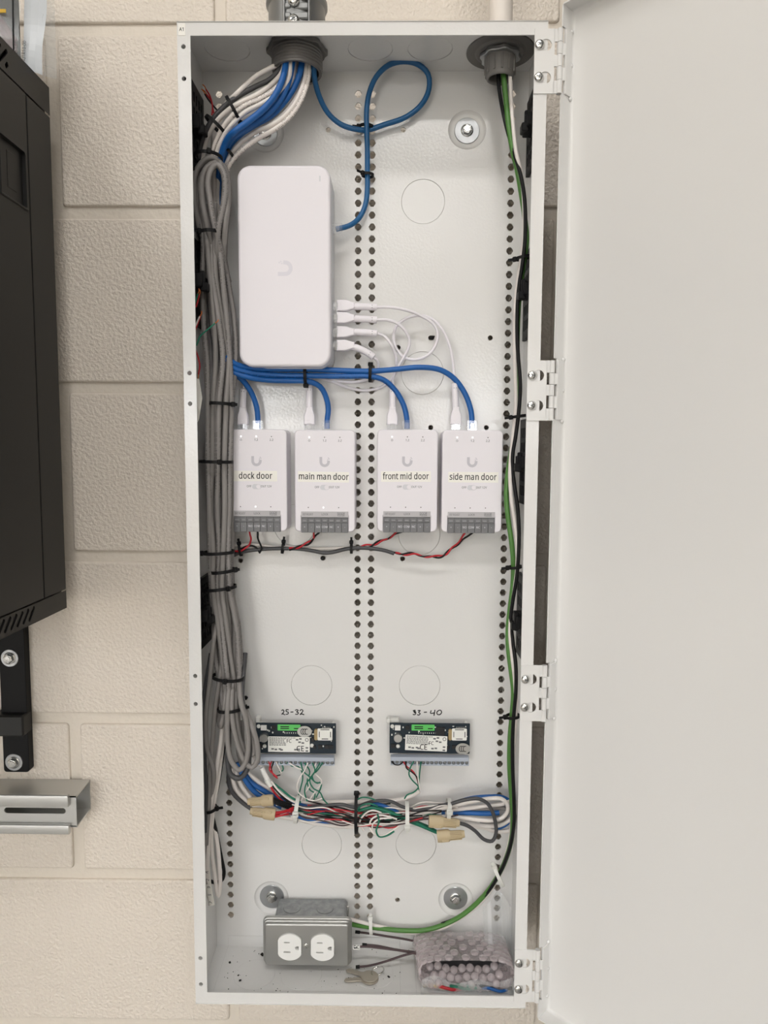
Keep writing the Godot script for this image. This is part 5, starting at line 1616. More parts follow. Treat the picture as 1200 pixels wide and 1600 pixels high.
func board(c: Vector3, label: String, k: int):
	var w := 98.0
	var o := thing("circuit_board", "green " + label, "circuit board", c + v(0, -31, -16), "zone boards")
	var g := Geo.new()
	g.t = Transform3D(Basis.IDENTITY, c)
	g.prism(rrect(w, 38.0, 0.6, 2), -1.6, 0, 0.2)
	part("board", g, M.board_green, o)
	var at := func(x: float, y: float, z := 0.0) -> Vector3: return c + v(x * w / 745.0 - w / 2, 19.0 - y * 0.1316, z)
	# x, y in the board's own 745 by 275 grid
	for q in [[25, 30, 0], [80, 220, 0], [520, 210, 0]]:
		g = Geo.new()
		g.lathe([Vector2(2.4, 0), Vector2(2.4, 1.0), Vector2(1.6, 1.6), Vector2(0, 1.7)], at.call(q[0], q[1]), v(0, 0, 1), 14, true)
		part("standoff_tip", g, M.nylon, o)
	g = Geo.new()
	for q in [[25, 30], [80, 220], [715, 30], [700, 240]]:
		g.lathe([Vector2(2.2, -14), Vector2(2.2, -1.6)], at.call(q[0], q[1]), v(0, 0, 1), 10)
	part("standoff", g, M.nylon, o)
	g = Geo.new()
	g.lathe([Vector2(5.2, 0), Vector2(5.2, 5.4), Vector2(4.7, 6.2), Vector2(0, 6.2)], at.call(78, 130), v(0, 0, 1), 24)
	part("capacitor", g, M.silver_foil, o)
	g = Geo.new()
	g.box(at.call(75, 40, 1.5), v(7, 6, 3), 0.3)
	g.lathe([Vector2(2.0, 0), Vector2(2.0, 4), Vector2(0, 4)], at.call(75, 40), v(0, 0, 1), 16)
	part("button", g, M.outlet_white, o)
	g = Geo.new()
	for q in [[165, 40, 5, 5], [470, 75, 11, 11], [35, 215, 6, 5], [545, 225, 3, 4], [600, 220, 5, 4.5], [660, 220, 5, 4.5], [700, 220, 5, 4.5], [530, 150, 4, 5]]:
		g.box(at.call(q[0], q[1], 0.8), v(q[2], q[3], 1.6), 0.2)
	part("chip", g, M.chip, o)
	g = Geo.new()
	for i in 42:
		var x := rng.randf_range(20, 730)
		var y := rng.randf_range(10, 250)
		if (x > 140 and x < 510 and y > 105) or (x > 185 and x < 420 and y < 75):
			continue
		g.box(at.call(x, y, 0.35), v(rng.randf_range(0.9, 2.2), rng.randf_range(0.9, 2.2), 0.7), 0.1)
	for i in 9:
		g.box(at.call(270 + i * 20, 92, 0.3), v(0.9, 1.4, 0.6), 0.1)
	for i in 6:
		g.box(at.call(620 + i * 14, 36, 0.3), v(0.8, 1.2, 0.6), 0.1)
	part("solder_parts", g, M.nylon, o)
	g = Geo.new()
	g.t = Transform3D(Basis.IDENTITY, at.call(562, 100))
	g.prism(rrect(4.6, 14, 2.2, 5), 0, 3.2, 0.5, 2)
	part("crystal", g, M.quartz_tan, o)
	# stickers
	g = Geo.new()
	g.t = Transform3D(Basis.IDENTITY, at.call(310, 36))
	g.prism(rrect(28, 7.6, 0.8, 3), 1.5, 1.7)
	var gs := part("sticker", g, M.sticker_green, o, "green sticker")
	g = Geo.new()
	for i in 2:
		g.box(at.call(270, 28 + i * 17, 1.72), v(10.5, 1.3, 0.06), 0.01)
	g.box(at.call(378, 45, 1.72), v(6, 1.3, 0.06), 0.01)
	part("print", g, M.ink, gs)
	var tl := [117, 123] if k == 0 else [148, 110]
	g = Geo.new()
	g.t = Transform3D(Basis(v(0, 0, 1), [-0.005, -0.035][k]), at.call(tl[0] + 192, tl[1] + 72))
	g.prism(rrect(51, 19.4, 0.6, 2), 2.2, 2.45)
	var st := part("sticker", g, M.sticker_white, o, "white printed approval sticker")
	g = Geo.new()
	var tr := Transform3D(Basis(v(0, 0, 1), [-0.005, -0.035][k]), at.call(tl[0] + 192, tl[1] + 72))
	g.t = tr
	for i in 8:
		var x := -24.0
		var end := (-6.0 if k == 0 else 2.0) if i > 0 else 8.0
		while x < end:
			var l := rng.randf_range(1.2, 3.4)
			g.box(v(x + l / 2, 8.2 - i * 1.35, 2.47), v(l, 0.72, 0.06), 0.01)
			x += l + 0.55
	for q in [[-20, -6], [-16, -6.6], [-11, -6], [-9, -7], [8, -6.5], [12, -6], [13, 3], [17, 2], [22, -4], [22, -8], [10, 6], [14, 7.2]]:
		g.box(v(q[0], q[1], 2.47), v(3.2, 1.9, 0.06), 0.01)
	g.lathe([Vector2(2.3, 2.44), Vector2(2.3, 2.5), Vector2(1.5, 2.5)], v(22, 6, 0), v(0, 0, 1), 20)
	part("print", g, M.soft_ink, st)
	lettering("lettering", "CE", 6.6, tr * v(14 if k == 0 else -3, -5.4, 2.5), st, M.ink)
	lettering("lettering", "FC", 4.4, tr * v(0 if k == 0 else 6.0, 4.2 if k == 0 else 0.0, 2.5), st, M.ink)
	g = Geo.new()
	g.t = Transform3D(Basis.IDENTITY, at.call(645, 93))
	g.prism(rrect(18.2, 15, 1.4, 4), 3.4, 3.7, 0.1)
	var wt := part("sticker", g, M.sticker_white, o, "white square sticker with small print")
	g = Geo.new()
	for q in [[0, 6.0, 11], [0, -5.6, 8]]:
		g.box(at.call(645, 93, 3.73) + v(q[0], q[1], 0), v(q[2], 0.9, 0.06), 0.01)
	for s in [-6.8, 6.8]:
		g.box(at.call(645, 93, 3.73) + v(s, 0, 0), v(0.9, 7, 0.06), 0.01)
	part("print", g, M.ink, wt)
	# the oval silver seal
	var sp: Vector3 = at.call(455, 70) if k == 0 else at.call(680, 232)
	g = Geo.new()
	g.t = Transform3D(Basis.IDENTITY, sp)
	var rx := 8.9
	g.prism(circle(rx, 36, 7.0), 2.5, 2.8, 0.1)
	var seal := part("seal", g, M.silver_foil, o, "oval silver seal with three C letters")
	g = Geo.new()
	for i in 3:
		var p := []
		for s in 9:
			var a := PI * 0.32 + PI * 1.36 * s / 8
			p.push_back(sp + v(-2.3 + i * 2.5 + cos(a) * 2.2, sin(a) * 3.4, 2.85))
		g.tube(smooth(p, 1), 0.42, 6, 0.4)
	part("seal_print", g, M.ink, seal)
	# the long terminal block
	g = Geo.new()
	g.box(c + v(0, -22.6, 4.5), v(w - 3, 5.0, 9), 0.5)
	var n := 17 + k
	var wells := []
	for i in n:
		wells.push_back(hole(-w / 2 + 4.0 + (w - 8.0) * i / (n - 1), -27.6, circle(2.25, 16)))
	g.t = Transform3D(Basis.IDENTITY, c + v(0, 0, 7))
	g.sheet(-w / 2 + 1.5, -31.2, w / 2 - 1.5, -23.8, wells, 3.4)
	g.t = Transform3D.IDENTITY
	g.box(c + v(0, -27.5, 1.7), v(w - 3, 7.4, 3.6), 0.1)
	for s in [-1, 1]:
		g.box(c + v(s * (w / 2 - 1.7), -27.5, 3.5), v(0.5, 7.4, 6.98), 0.1)
	g.box(c + v(0, -31.0, 3.5), v(w - 3.2, 0.5, 6.98), 0.1)
	var tb := part("terminal_block", g, M.block_grey, o, "pale grey screw terminal block")
	for i in n:
		var x := -w / 2 + 4.0 + (w - 8.0) * i / (n - 1)
		g = Geo.new()
		g.t = Transform3D(Basis(v(0, 0, 1), rng.randf_range(-0.8, 0.8)), c + v(x, -27.6, 0))
		g.box(v(0, 0, 6.35), v(2.6, 0.6, 0.3), 0.05)
		g.t = Transform3D.IDENTITY
		g.lathe([Vector2(1.75, 3.6), Vector2(1.75, 5.9), Vector2(1.4, 6.3), Vector2(0, 6.4)], c + v(x, -27.6, 0), v(0, 0, 1), 16)
		part("terminal_screw", g, M.die_cast, tb)
	# white clip at the upper left corner
	g = Geo.new()
	if k == 0:
		g.box(v(-130.4, -232.7, -88), v(6, 9, 8), 1)
	else:
		g.box(v(36.1, -231.2, -86), v(15, 5, 8), 1)
		g.box(v(30.6, -230.4, -84), v(5, 5.6, 10), 1)
	part("clip", g, M.nylon, o)

# ---------------------------------------------------------------- the tangle of cables under the boards
func wire_nut(a: Vector3, b: Vector3, r: float, label: String):
	var o := thing("wire_connector", label, "wire connector", a, "tan wire connectors")
	var d := b - a
	var l := d.length()
	var g := Geo.new()
	var rows := 12
	var path := PackedVector3Array()
	var tap := PackedFloat32Array()
	for i in rows + 1:
		var t := float(i) / rows
		path.push_back(a.lerp(b, t))
		tap.push_back(0.55 if i == 0 else (0.62 if t < 0.12 else (lerpf(0.68, 0.78, t) if t < 0.55 else (1.0 if t < 0.97 else 0.94))))
	g.tube(path, r, 18, 0.72, tap)
	var fr := plug_frame(a, d)
	g.t = fr
	for k in 5:
		g.box(v(l * 0.32, (k - 2) * r * 0.26, r * 0.5), v(l * 0.42, 0.7, r * 0.16), 0.1)
	g.box(v(l * 0.72, r * 0.5, r * 0.45), v(l * 0.3, r * 0.5, r * 0.5), 0.8)
	part("shell", g, M.nut_tan, o)
	g = Geo.new()
	g.lathe([Vector2(r * 0.75, l + 0.1), Vector2(0, l + 0.1)], a, d, 16)
	part("mouth", g, M.nut_tan, o)

func lower_bundle():
	var lines := [
		[[v(-154.8, -283.5, -80), v(-146.2, -294.1, -80), v(-136, -303.8, -80), v(-124.2, -312.7, -80), v(-111.6, -321.6, -80), v(-98.1, -329.7, -80), v(-81.5, -334.5, -80), v(-53.7, -335, -80), v(-22, -333.8, -80), v(5.8, -333.5, -80), v(37.4, -331.5, -80), v(53.2, -328.1, -80), v(63.6, -324, -82), v(69.1, -319.8, -82)], M.wire_white, 2.6, "white cable along the top of the tangle, ending at the right circuit board"],
		[[v(-161.9, -289.9, -76), v(-160.5, -306.2, -76), v(-154.4, -320.9, -76), v(-139.5, -334.7, -76), v(-124.6, -344.4, -76), v(-111.2, -350, -76), v(-84.2, -353.9, -76), v(-59.7, -359.4, -76), v(-34.4, -362.4, -76), v(-5.9, -363.7, -76)], M.wire_white, 2.6, "lowest white cable of the tangle, swinging in from the left"],
		[[v(-159.1, -287.5, -78), v(-154.6, -303, -78), v(-146.9, -318.5, -78), v(-135.9, -331.6, -78), v(-121, -342.9, -78)], M.wire_white, 2.6, "white cable curving in behind the tan connectors on the left"],
		[[v(-99.8, -336.9, -70), v(-76.3, -344, -70), v(-55.9, -348.7, -70), v(-33.9, -354.2, -70), v(-5.6, -356.3, -70)], M.wire_white, 2.5, "white cable just above the lowest one, left of the centre holes"],
		[[v(-163.7, -285, -74), v(-165.6, -305.3, -74), v(-160.3, -320.8, -74), v(-148.6, -333, -74), v(-137.6, -341, -74)], M.wire_dark, 2.6, "dark grey cable curving in at the far left of the tangle"],
		[[v(-154.6, -281.5, -72), v(-147.7, -296.9, -72), v(-140.8, -309, -72), v(-130.7, -320.3, -72), v(-115.8, -329.1, -72), v(-96.2, -339.5, -72), v(-76.6, -349.2, -72), v(-51.4, -353.8, -72), v(-21.4, -355.1, -72)], M.wire_blue, 3.0, "lower blue cable at the left of the tangle"],
		[[v(-147.7, -293.9, -76), v(-138.4, -307.6, -76), v(-123.5, -318.1, -76), v(-107.8, -327, -76), v(-87.3, -334.1, -76), v(-59.6, -341.2, -76), v(-34.3, -344.2, -76), v(-9.1, -347.3, -76)], M.wire_blue, 3.0, "upper blue cable at the left of the tangle"],
		[[v(-137.3, -276.9, -84), v(-125.5, -293.2, -84), v(-117.7, -308, -84), v(-101.9, -324.3, -84), v(-82, -333.2, -84), v(-58.1, -338.7, -84), v(-30.2, -340.1, -84)], M.wire_white, 2.8, "pale sheathed cable coming down beside the left circuit board"],
		[[v(-87.5, -338, -66), v(-71.8, -335.3, -66), v(-48.4, -331.8, -66), v(-24.9, -330, -66), v(-11.7, -333.1, -66), v(12.5, -325.5, -66), v(33.5, -325.3, -66), v(49.1, -332.4, -66), v(66.3, -336.3, -66), v(84.2, -332.8, -66), v(103.5, -327.7, -66)], M.wire_dark, 2.0, "dark grey cable waving through the middle of the tangle"],
		[[v(10, -330, -70), v(23.4, -333.1, -70), v(35.1, -337.9, -70), v(43, -341.9, -70)], M.wire_blue, 2.8, "short blue cable end in the middle of the tangle"],
		[[v(96.3, -342.3, -72), v(123.8, -342, -72), v(155.1, -342.5, -72), v(166.8, -341.5, -72)], M.wire_blue, 3.0, "blue cable running level inside the white coil at the right"],
		[[v(120.3, -330.4, -78), v(135.9, -326.2, -78), v(155.6, -324.3, -78), v(171.3, -325, -78), v(181.7, -331.4, -78), v(185.8, -339.6, -78), v(182.9, -351.1, -78), v(174.4, -360.3, -78), v(161.8, -365.4, -78)], M.wire_blue, 2.9, "blue cable around the outside of the coil at the right"],
		[[v(57, -344.5, -66), v(80.3, -337.7, -66), v(105.1, -331, -66), v(130.7, -325, -66), v(153.9, -320.7, -66), v(167.9, -320.6, -66), v(175.8, -327.8, -66), v(175.2, -338.3, -66), v(167.6, -345.7, -66), v(154.4, -348.3, -66), v(134.9, -346.9, -66), v(119.3, -345.4, -66), v(103.7, -344, -66), v(88.2, -344.9, -66)], M.wire_white, 2.5, "front white loop of the coil at the right"],
		[[v(104.1, -339, -72), v(119.8, -337.2, -72), v(151, -332.7, -72), v(170.5, -330.1, -72), v(184.5, -326.7, -72), v(188.6, -335.6, -72), v(181.8, -347.9, -72), v(168.7, -357.1, -72), v(147.5, -358.1, -72), v(123.9, -353.5, -72)], M.wire_white, 2.5, "middle white loop of the coil at the right, reaching the rim"],
		[[v(189.5, -345, -76), v(188.2, -358.2, -76), v(180.5, -365.7, -76), v(166.3, -367.5, -76), v(148.1, -362.8, -76), v(132.3, -360.5, -76)], M.wire_white, 2.5, "outermost white bend of the coil at the right"],
		[[v(96.7, -347.7, -76), v(120.2, -342.5, -76), v(151.6, -338.9, -76), v(168.9, -337.1, -76), v(177.6, -340.3, -76), v(175.4, -348.5, -76), v(163.7, -356, -76), v(144.1, -357.9, -76)], M.wire_grey, 2.4, "grey loop inside the coil at the right"],
		[[v(106.5, -322.6, -56), v(121.8, -317.6, -56), v(138.7, -315.8, -56), v(148.7, -320.5, -56), v(155.8, -330.8, -56), v(159.9, -345.2, -56), v(160.9, -358.9, -56), v(156.5, -368.6, -56), v(147.2, -367.1, -56), v(135.5, -355.9, -56), v(126.1, -349.6, -56), v(116.9, -346.5, -56)], M.wire_dark, 2.2, "dark grey loop hanging in front of the coil at the right"],
		[[v(-5.2, -335.8, -62), v(10.3, -331.5, -62), v(25.8, -334.6, -62), v(45.2, -341.7, -62), v(64.7, -349.5, -62), v(81.9, -358.3, -62), v(94.3, -362.2, -62)], M.wire_green, 1.7, "front green wire slanting down to the lower tan connector"],
		[[v(-3.8, -344.1, -64), v(10.2, -335.8, -64), v(29.7, -338.8, -64), v(47.6, -346.8, -64), v(68.7, -354.6, -64), v(92.9, -364.9, -64)], M.wire_green, 1.6, "middle green wire slanting down to the lower tan connector"],
		[[v(6.3, -333.7, -66), v(25.8, -335.1, -66), v(41.4, -341.4, -66), v(60.9, -349.3, -66), v(78.9, -356.4, -66), v(91.5, -363.6, -66)], M.wire_green, 1.6, "rear green wire slanting down to the lower tan connector"],
		[[v(1.1, -359.7, -60), v(-3.6, -349.2, -60), v(2.6, -338.7, -60), v(11.9, -333.7, -60), v(22.7, -336.8, -60)], M.wire_white, 1.1, "white wire loop beside the black tie, left one"],
		[[v(26, -364, -58), v(15.1, -363.3, -58), v(8.9, -354.5, -58), v(10.4, -344.8, -58), v(19.7, -339, -58), v(32.1, -340.5, -58), v(41.4, -343.6, -58)], M.wire_white, 1.1, "white wire loop hanging low in the middle of the tangle"],
		[[v(35.2, -341.5, -57), v(19.7, -343.3, -57), v(12, -350.6, -57), v(13.6, -359.5, -57), v(22.9, -364.2, -57), v(35.3, -357.6, -57), v(49.1, -347.8, -57)], M.wire_white, 1.1, "second white wire loop hanging low in the middle of the tangle"],
		[[v(18.2, -336.4, -56), v(19.8, -346, -56), v(16.7, -357.3, -56), v(19.8, -364.5, -56), v(29.1, -363.6, -56), v(38.3, -357.9, -56)], M.wire_green, 1.1, "green wire loop hanging low in the middle of the tangle"],
		[[v(-8.2, -335.5, -60), v(-0.5, -327.4, -60), v(10.3, -325.7, -60), v(18.1, -328.8, -60)], M.wire_green, 1.0, "thin green wire arching up by the black tie"],
		[[v(-7.5, -321, -60), v(-0.5, -317.7, -60), v(8.7, -318.5, -60), v(14.9, -320.8, -60)], M.wire_green, 0.9, "thin dark green wire above the black tie"]]
	for q in lines:
		cable("tangle_cable", q[0], q[2], q[1], q[3])
	# thin coloured wires that run through the whole tangle
	var spine := [v(-105.4, -334.9, -66), v(-87.4, -334.7, -66), v(-67.9, -337.7, -66), v(-46, -339.1, -66), v(-24.9, -342.1, -66), v(-5.4, -345.2, -66), v(14.1, -345.8, -66), v(33.6, -345.5, -66), v(53.1, -342.1, -66), v(72.5, -338.6, -66), v(95.8, -334.3, -66), v(115.3, -332.5, -66)]
	var tints := [["red", M.wire_red, 11], ["black", M.wire_black, 8], ["white", M.wire_white, 8], ["green", M.wire_green, 4], ["brown", M.wire_brown, 3]]
	for q in tints:
		for k in q[2]:
			var a := rng.randi_range(0, 4)
			var b := rng.randi_range(6, 11)
			var off := rng.randf_range(-9, 9)
			var dz := rng.randf_range(-12, 9)
			var pts := []
			for j in range(a, b + 1):
				var spread: float = 1.0 if j not in [1, 5, 8, 11] else 0.6
				pts.push_back(spine[j] + v(0, off * spread + rng.randf_range(-3.5, 3.5), dz + rng.randf_range(-2, 2)))
			cable("tangle_wire", pts, 0.85, q[1], "thin %s wire running lengthwise inside the tangle under the circuit boards" % q[0], "wire", "thin %s wires of the tangle" % q[0])
	# wires from the left board's terminals
	var drops := [
		[[v(-115, -278.6, -70), v(-112, -288.3, -70), v(-108.9, -296.3, -70), v(-104.2, -299.5, -70)], M.wire_red, "left red wire under the left circuit board"],
		[[v(-111.7, -278.1, -69), v(-114.1, -288.6, -69), v(-108.7, -294.2, -69), v(-104.8, -297.4, -69)], M.wire_red, "right red wire under the left circuit board"],
		[[v(-108.7, -278.5, -70), v(-112, -289.9, -70), v(-107.3, -296.3, -70), v(-101.1, -295.4, -70)], M.wire_black, "black wire under the left circuit board"],
		[[v(-106.4, -278.5, -70), v(-102.6, -286.6, -70), v(-99.5, -293, -70)], M.wire_white, "short white wire stub under the left circuit board"],
		[[v(-102.7, -279.7, -71), v(-98, -285.4, -71), v(-98, -290.2, -71), v(-102.8, -291.9, -71)], M.wire_green, "short green wire stub under the left circuit board"],
		[[v(-93.3, -279.6, -71), v(-87, -284.4, -71), v(-79.2, -285.2, -71), v(-75.3, -290, -71), v(-73.8, -299.7, -71), v(-76.2, -311.1, -71), v(-79.4, -322.5, -71), v(-82.6, -330.7, -71)], M.wire_green, "leftmost long green wire under the left circuit board"],
		[[v(-89.7, -279.1, -68), v(-81.2, -284.6, -68), v(-74.2, -287.8, -68), v(-68, -295, -68), v(-64.9, -306.3, -68), v(-71.2, -317.7, -68), v(-75.9, -327.5, -68)], M.wire_white, "white wire crossing the green ones under the left circuit board"],
		[[v(-66.9, -277.9, -66), v(-70.8, -287.6, -66), v(-77.1, -297.3, -66), v(-80.3, -308.7, -66), v(-77.2, -316.7, -66), v(-67.9, -323.1, -66), v(-60.1, -325.5, -66), v(-48.3, -322.1, -66)], M.wire_white, "long white wire bowed down under the left circuit board"],
		[[v(-75.5, -277.7, -67), v(-72.5, -288.9, -67), v(-64.7, -296.1, -67), v(-55.4, -304.1, -67), v(-52.3, -302.4, -67)], M.wire_green, "green wire at the middle terminals of the left circuit board"],
		[[v(-61.4, -277.9, -66), v(-58.4, -287.5, -66), v(-63.1, -295.6, -66), v(-69.3, -305.3, -66), v(-70.9, -315.1, -66), v(-67.9, -326.4, -66)], M.wire_green, "green wire twisting down in the middle of the left board's wires"],
		[[v(-49.2, -278.6, -68), v(-55.5, -288.4, -68), v(-61.7, -294.9, -68), v(-58.6, -303, -68), v(-50.8, -304.5, -68), v(-52.4, -312.6, -68), v(-57.1, -322.4, -68)], M.wire_green, "rightmost green wire under the left circuit board"],
		[[v(-56.9, -278.3, -67), v(-60, -289.6, -67), v(-53.8, -296, -67), v(-49.9, -301.6, -67), v(-55.4, -310.5, -67), v(-61.7, -320.3, -67), v(-64.9, -325.2, -67)], M.wire_white, "rightmost white wire under the left circuit board"],
		[[v(-52, -277.3, -65), v(-58.2, -288.6, -65), v(-64.5, -300, -65), v(-59.9, -309.6, -65), v(-52.1, -314.4, -65), v(-47.5, -324, -65), v(-42.8, -328.8, -65)], M.wire_green, "green wire that swings out right under the left circuit board"],
		[[v(-71.1, -279.3, -69), v(-64.9, -290.6, -69), v(-68.1, -301.9, -69), v(-65, -313.2, -69), v(-58.8, -318, -69), v(-60.4, -327.8, -69)], M.wire_green, "green wire zigzagging under the left circuit board"]]
	for q in drops:
		cable("board_wire", q[0], 0.85, q[1], q[2], "wire")
	# wires at the right board
	var more := [
		[[v(34.8, -276.3, -70), v(37.9, -280.3, -70), v(44.1, -281, -70), v(48.8, -276.9, -70)], M.wire_black, "short black jumper wire under the right circuit board"],
		[[v(48.8, -276.9, -70), v(53.5, -283.3, -70), v(61.3, -289.7, -70), v(66.1, -299.4, -70), v(68.6, -312.3, -70)], M.wire_red, "red wire from the right circuit board to the white cable"],
		[[v(51.9, -276.5, -69), v(52.7, -284.5, -69), v(59, -289.3, -69), v(65.3, -295.7, -69), v(68.5, -310.2, -69)], M.wire_black, "black wire from the right circuit board to the white cable"],
		[[v(61.2, -275.9, -68), v(57.4, -284, -68), v(55.9, -292.1, -68), v(60.6, -300.1, -68), v(66.9, -306.5, -68), v(68.5, -311.3, -68)], M.wire_green, "green wire bowed left under the right circuit board"],
		[[v(65.8, -275.9, -68), v(65.9, -287.9, -68), v(67.6, -300, -68), v(69.2, -311.3, -68)], M.wire_white, "white wire under the right circuit board"],
		[[v(70.5, -276.3, -69), v(69.1, -288.4, -69), v(68.4, -298.9, -69), v(67.7, -308.6, -69), v(61.5, -315.1, -69), v(53.7, -318.5, -69), v(50.7, -323.4, -69)], M.wire_green, "dark green wire going straight down under the right circuit board"]]
	for q in more:
		cable("board_wire", q[0], 0.85, q[1], q[2], "wire")
	# crimped sleeve with its wires
	var sl := thing("splice_sleeve", "white heat-shrink sleeve on wires below the left circuit board", "wire sleeve", v(-120.6, -288.1, -66))
	part("sleeve", cord([v(-122.9, -284.1, -66), v(-119.1, -292.9, -66), v(-115.3, -301, -66)], 3.2, 12), M.outlet_white, sl)
	part("sleeve_end", cord([v(-116.8, -298.6, -66), v(-112.2, -307.4, -66)], 3.9, 12), M.nylon, sl)
	for q in [[[v(-114.2, -303.2, -64), v(-106.5, -316.1, -64), v(-95.7, -327.3, -64), v(-84.8, -335.3, -64)], M.wire_red, "red wire out of the white sleeve"], [[v(-113, -302.6, -66), v(-103.7, -314.6, -66), v(-93.6, -325, -66), v(-82, -333, -66)], M.wire_black, "black wire out of the white sleeve"], [[v(-110.9, -300.3, -63), v(-101.6, -312.3, -63), v(-89.3, -322.6, -63), v(-78.4, -328.2, -63)], M.wire_white, "thin white wire out of the white sleeve"], [[v(-110.5, -302.1, -65), v(-98.8, -311.6, -65), v(-87.2, -321.2, -65), v(-75.6, -327.6, -65)], M.wire_green, "thin green wire out of the white sleeve"]]:
		cable("sleeve_wire", q[0], 1.3, q[1], q[2], "wire")
	wire_nut(v(-138.5, -322.8, -56), v(-107.5, -320.1, -56), 7.0, "upper of the two tan wire connectors at the left of the tangle")
	wire_nut(v(-135.1, -333, -54), v(-105, -337.5, -54), 7.4, "lower of the two tan wire connectors at the left of the tangle")
	wire_nut(v(116.3, -343.3, -50), v(79.5, -341.3, -50), 7.6, "upper of the two tan wire connectors at the right of the tangle")
	wire_nut(v(122.3, -355.6, -48), v(89.6, -359.2, -48), 7.6, "lower of the two tan wire connectors at the right of the tangle")
	for k in 5:
		cable("connector_wire", [v(-106.8, -320.9, -56) + v(0, k * 1.6 - 3, 0), v(-97.9, -325.8, -58) + v(0, k - 2, rng.randf_range(-3, 3)), v(-86.1, -332.6, -62) + v(0, k * 2 - 4, -2)], 0.9, M.wire_black, "%s thin black wire leaving the upper left tan connector" % ["lowest", "second lowest", "middle", "second highest", "highest"][k], "wire", "black wires of the upper left connector")
		cable("connector_wire", [v(-105, -337.5, -54) + v(0, k * 1.6 - 3, 0), v(-96.9, -336.8, -56) + v(0, k - 2, rng.randf_range(-3, 3)), v(-84.6, -337.4, -62) + v(0, k * 2 - 4, -2)], 0.9, M.wire_red, "%s thin red wire leaving the lower left tan connector" % ["lowest", "second lowest", "middle", "second highest", "highest"][k], "wire", "red wires of the lower left connector")
	tie(v(-7.8, -316, -66), v(-7.7, -364.8, -66), 34, M.black_plastic, "long black cable tie round the tangle at the rows of holes", "", 0.03, 3.8, 1.2)
	tie(v(-78.8, -321.6, -66), v(-81.3, -350.9, -66), 32, M.nylon, "white cable tie at the left end of the tangle", "", 0.45, 4.6, 1.3, 5)
	tie(v(53.7, -326.2, -62), v(53.9, -357, -62), 32, M.nylon, "white cable tie in the middle of the tangle", "", 0.6, 4.6, 1.3, 5)
	tie(v(104.7, -321.6, -62), v(102.6, -341.8, -62), 28, M.nylon, "white cable tie at the right of the tangle, where the coil begins", "", 0.4, 4.6, 1.3, 5)

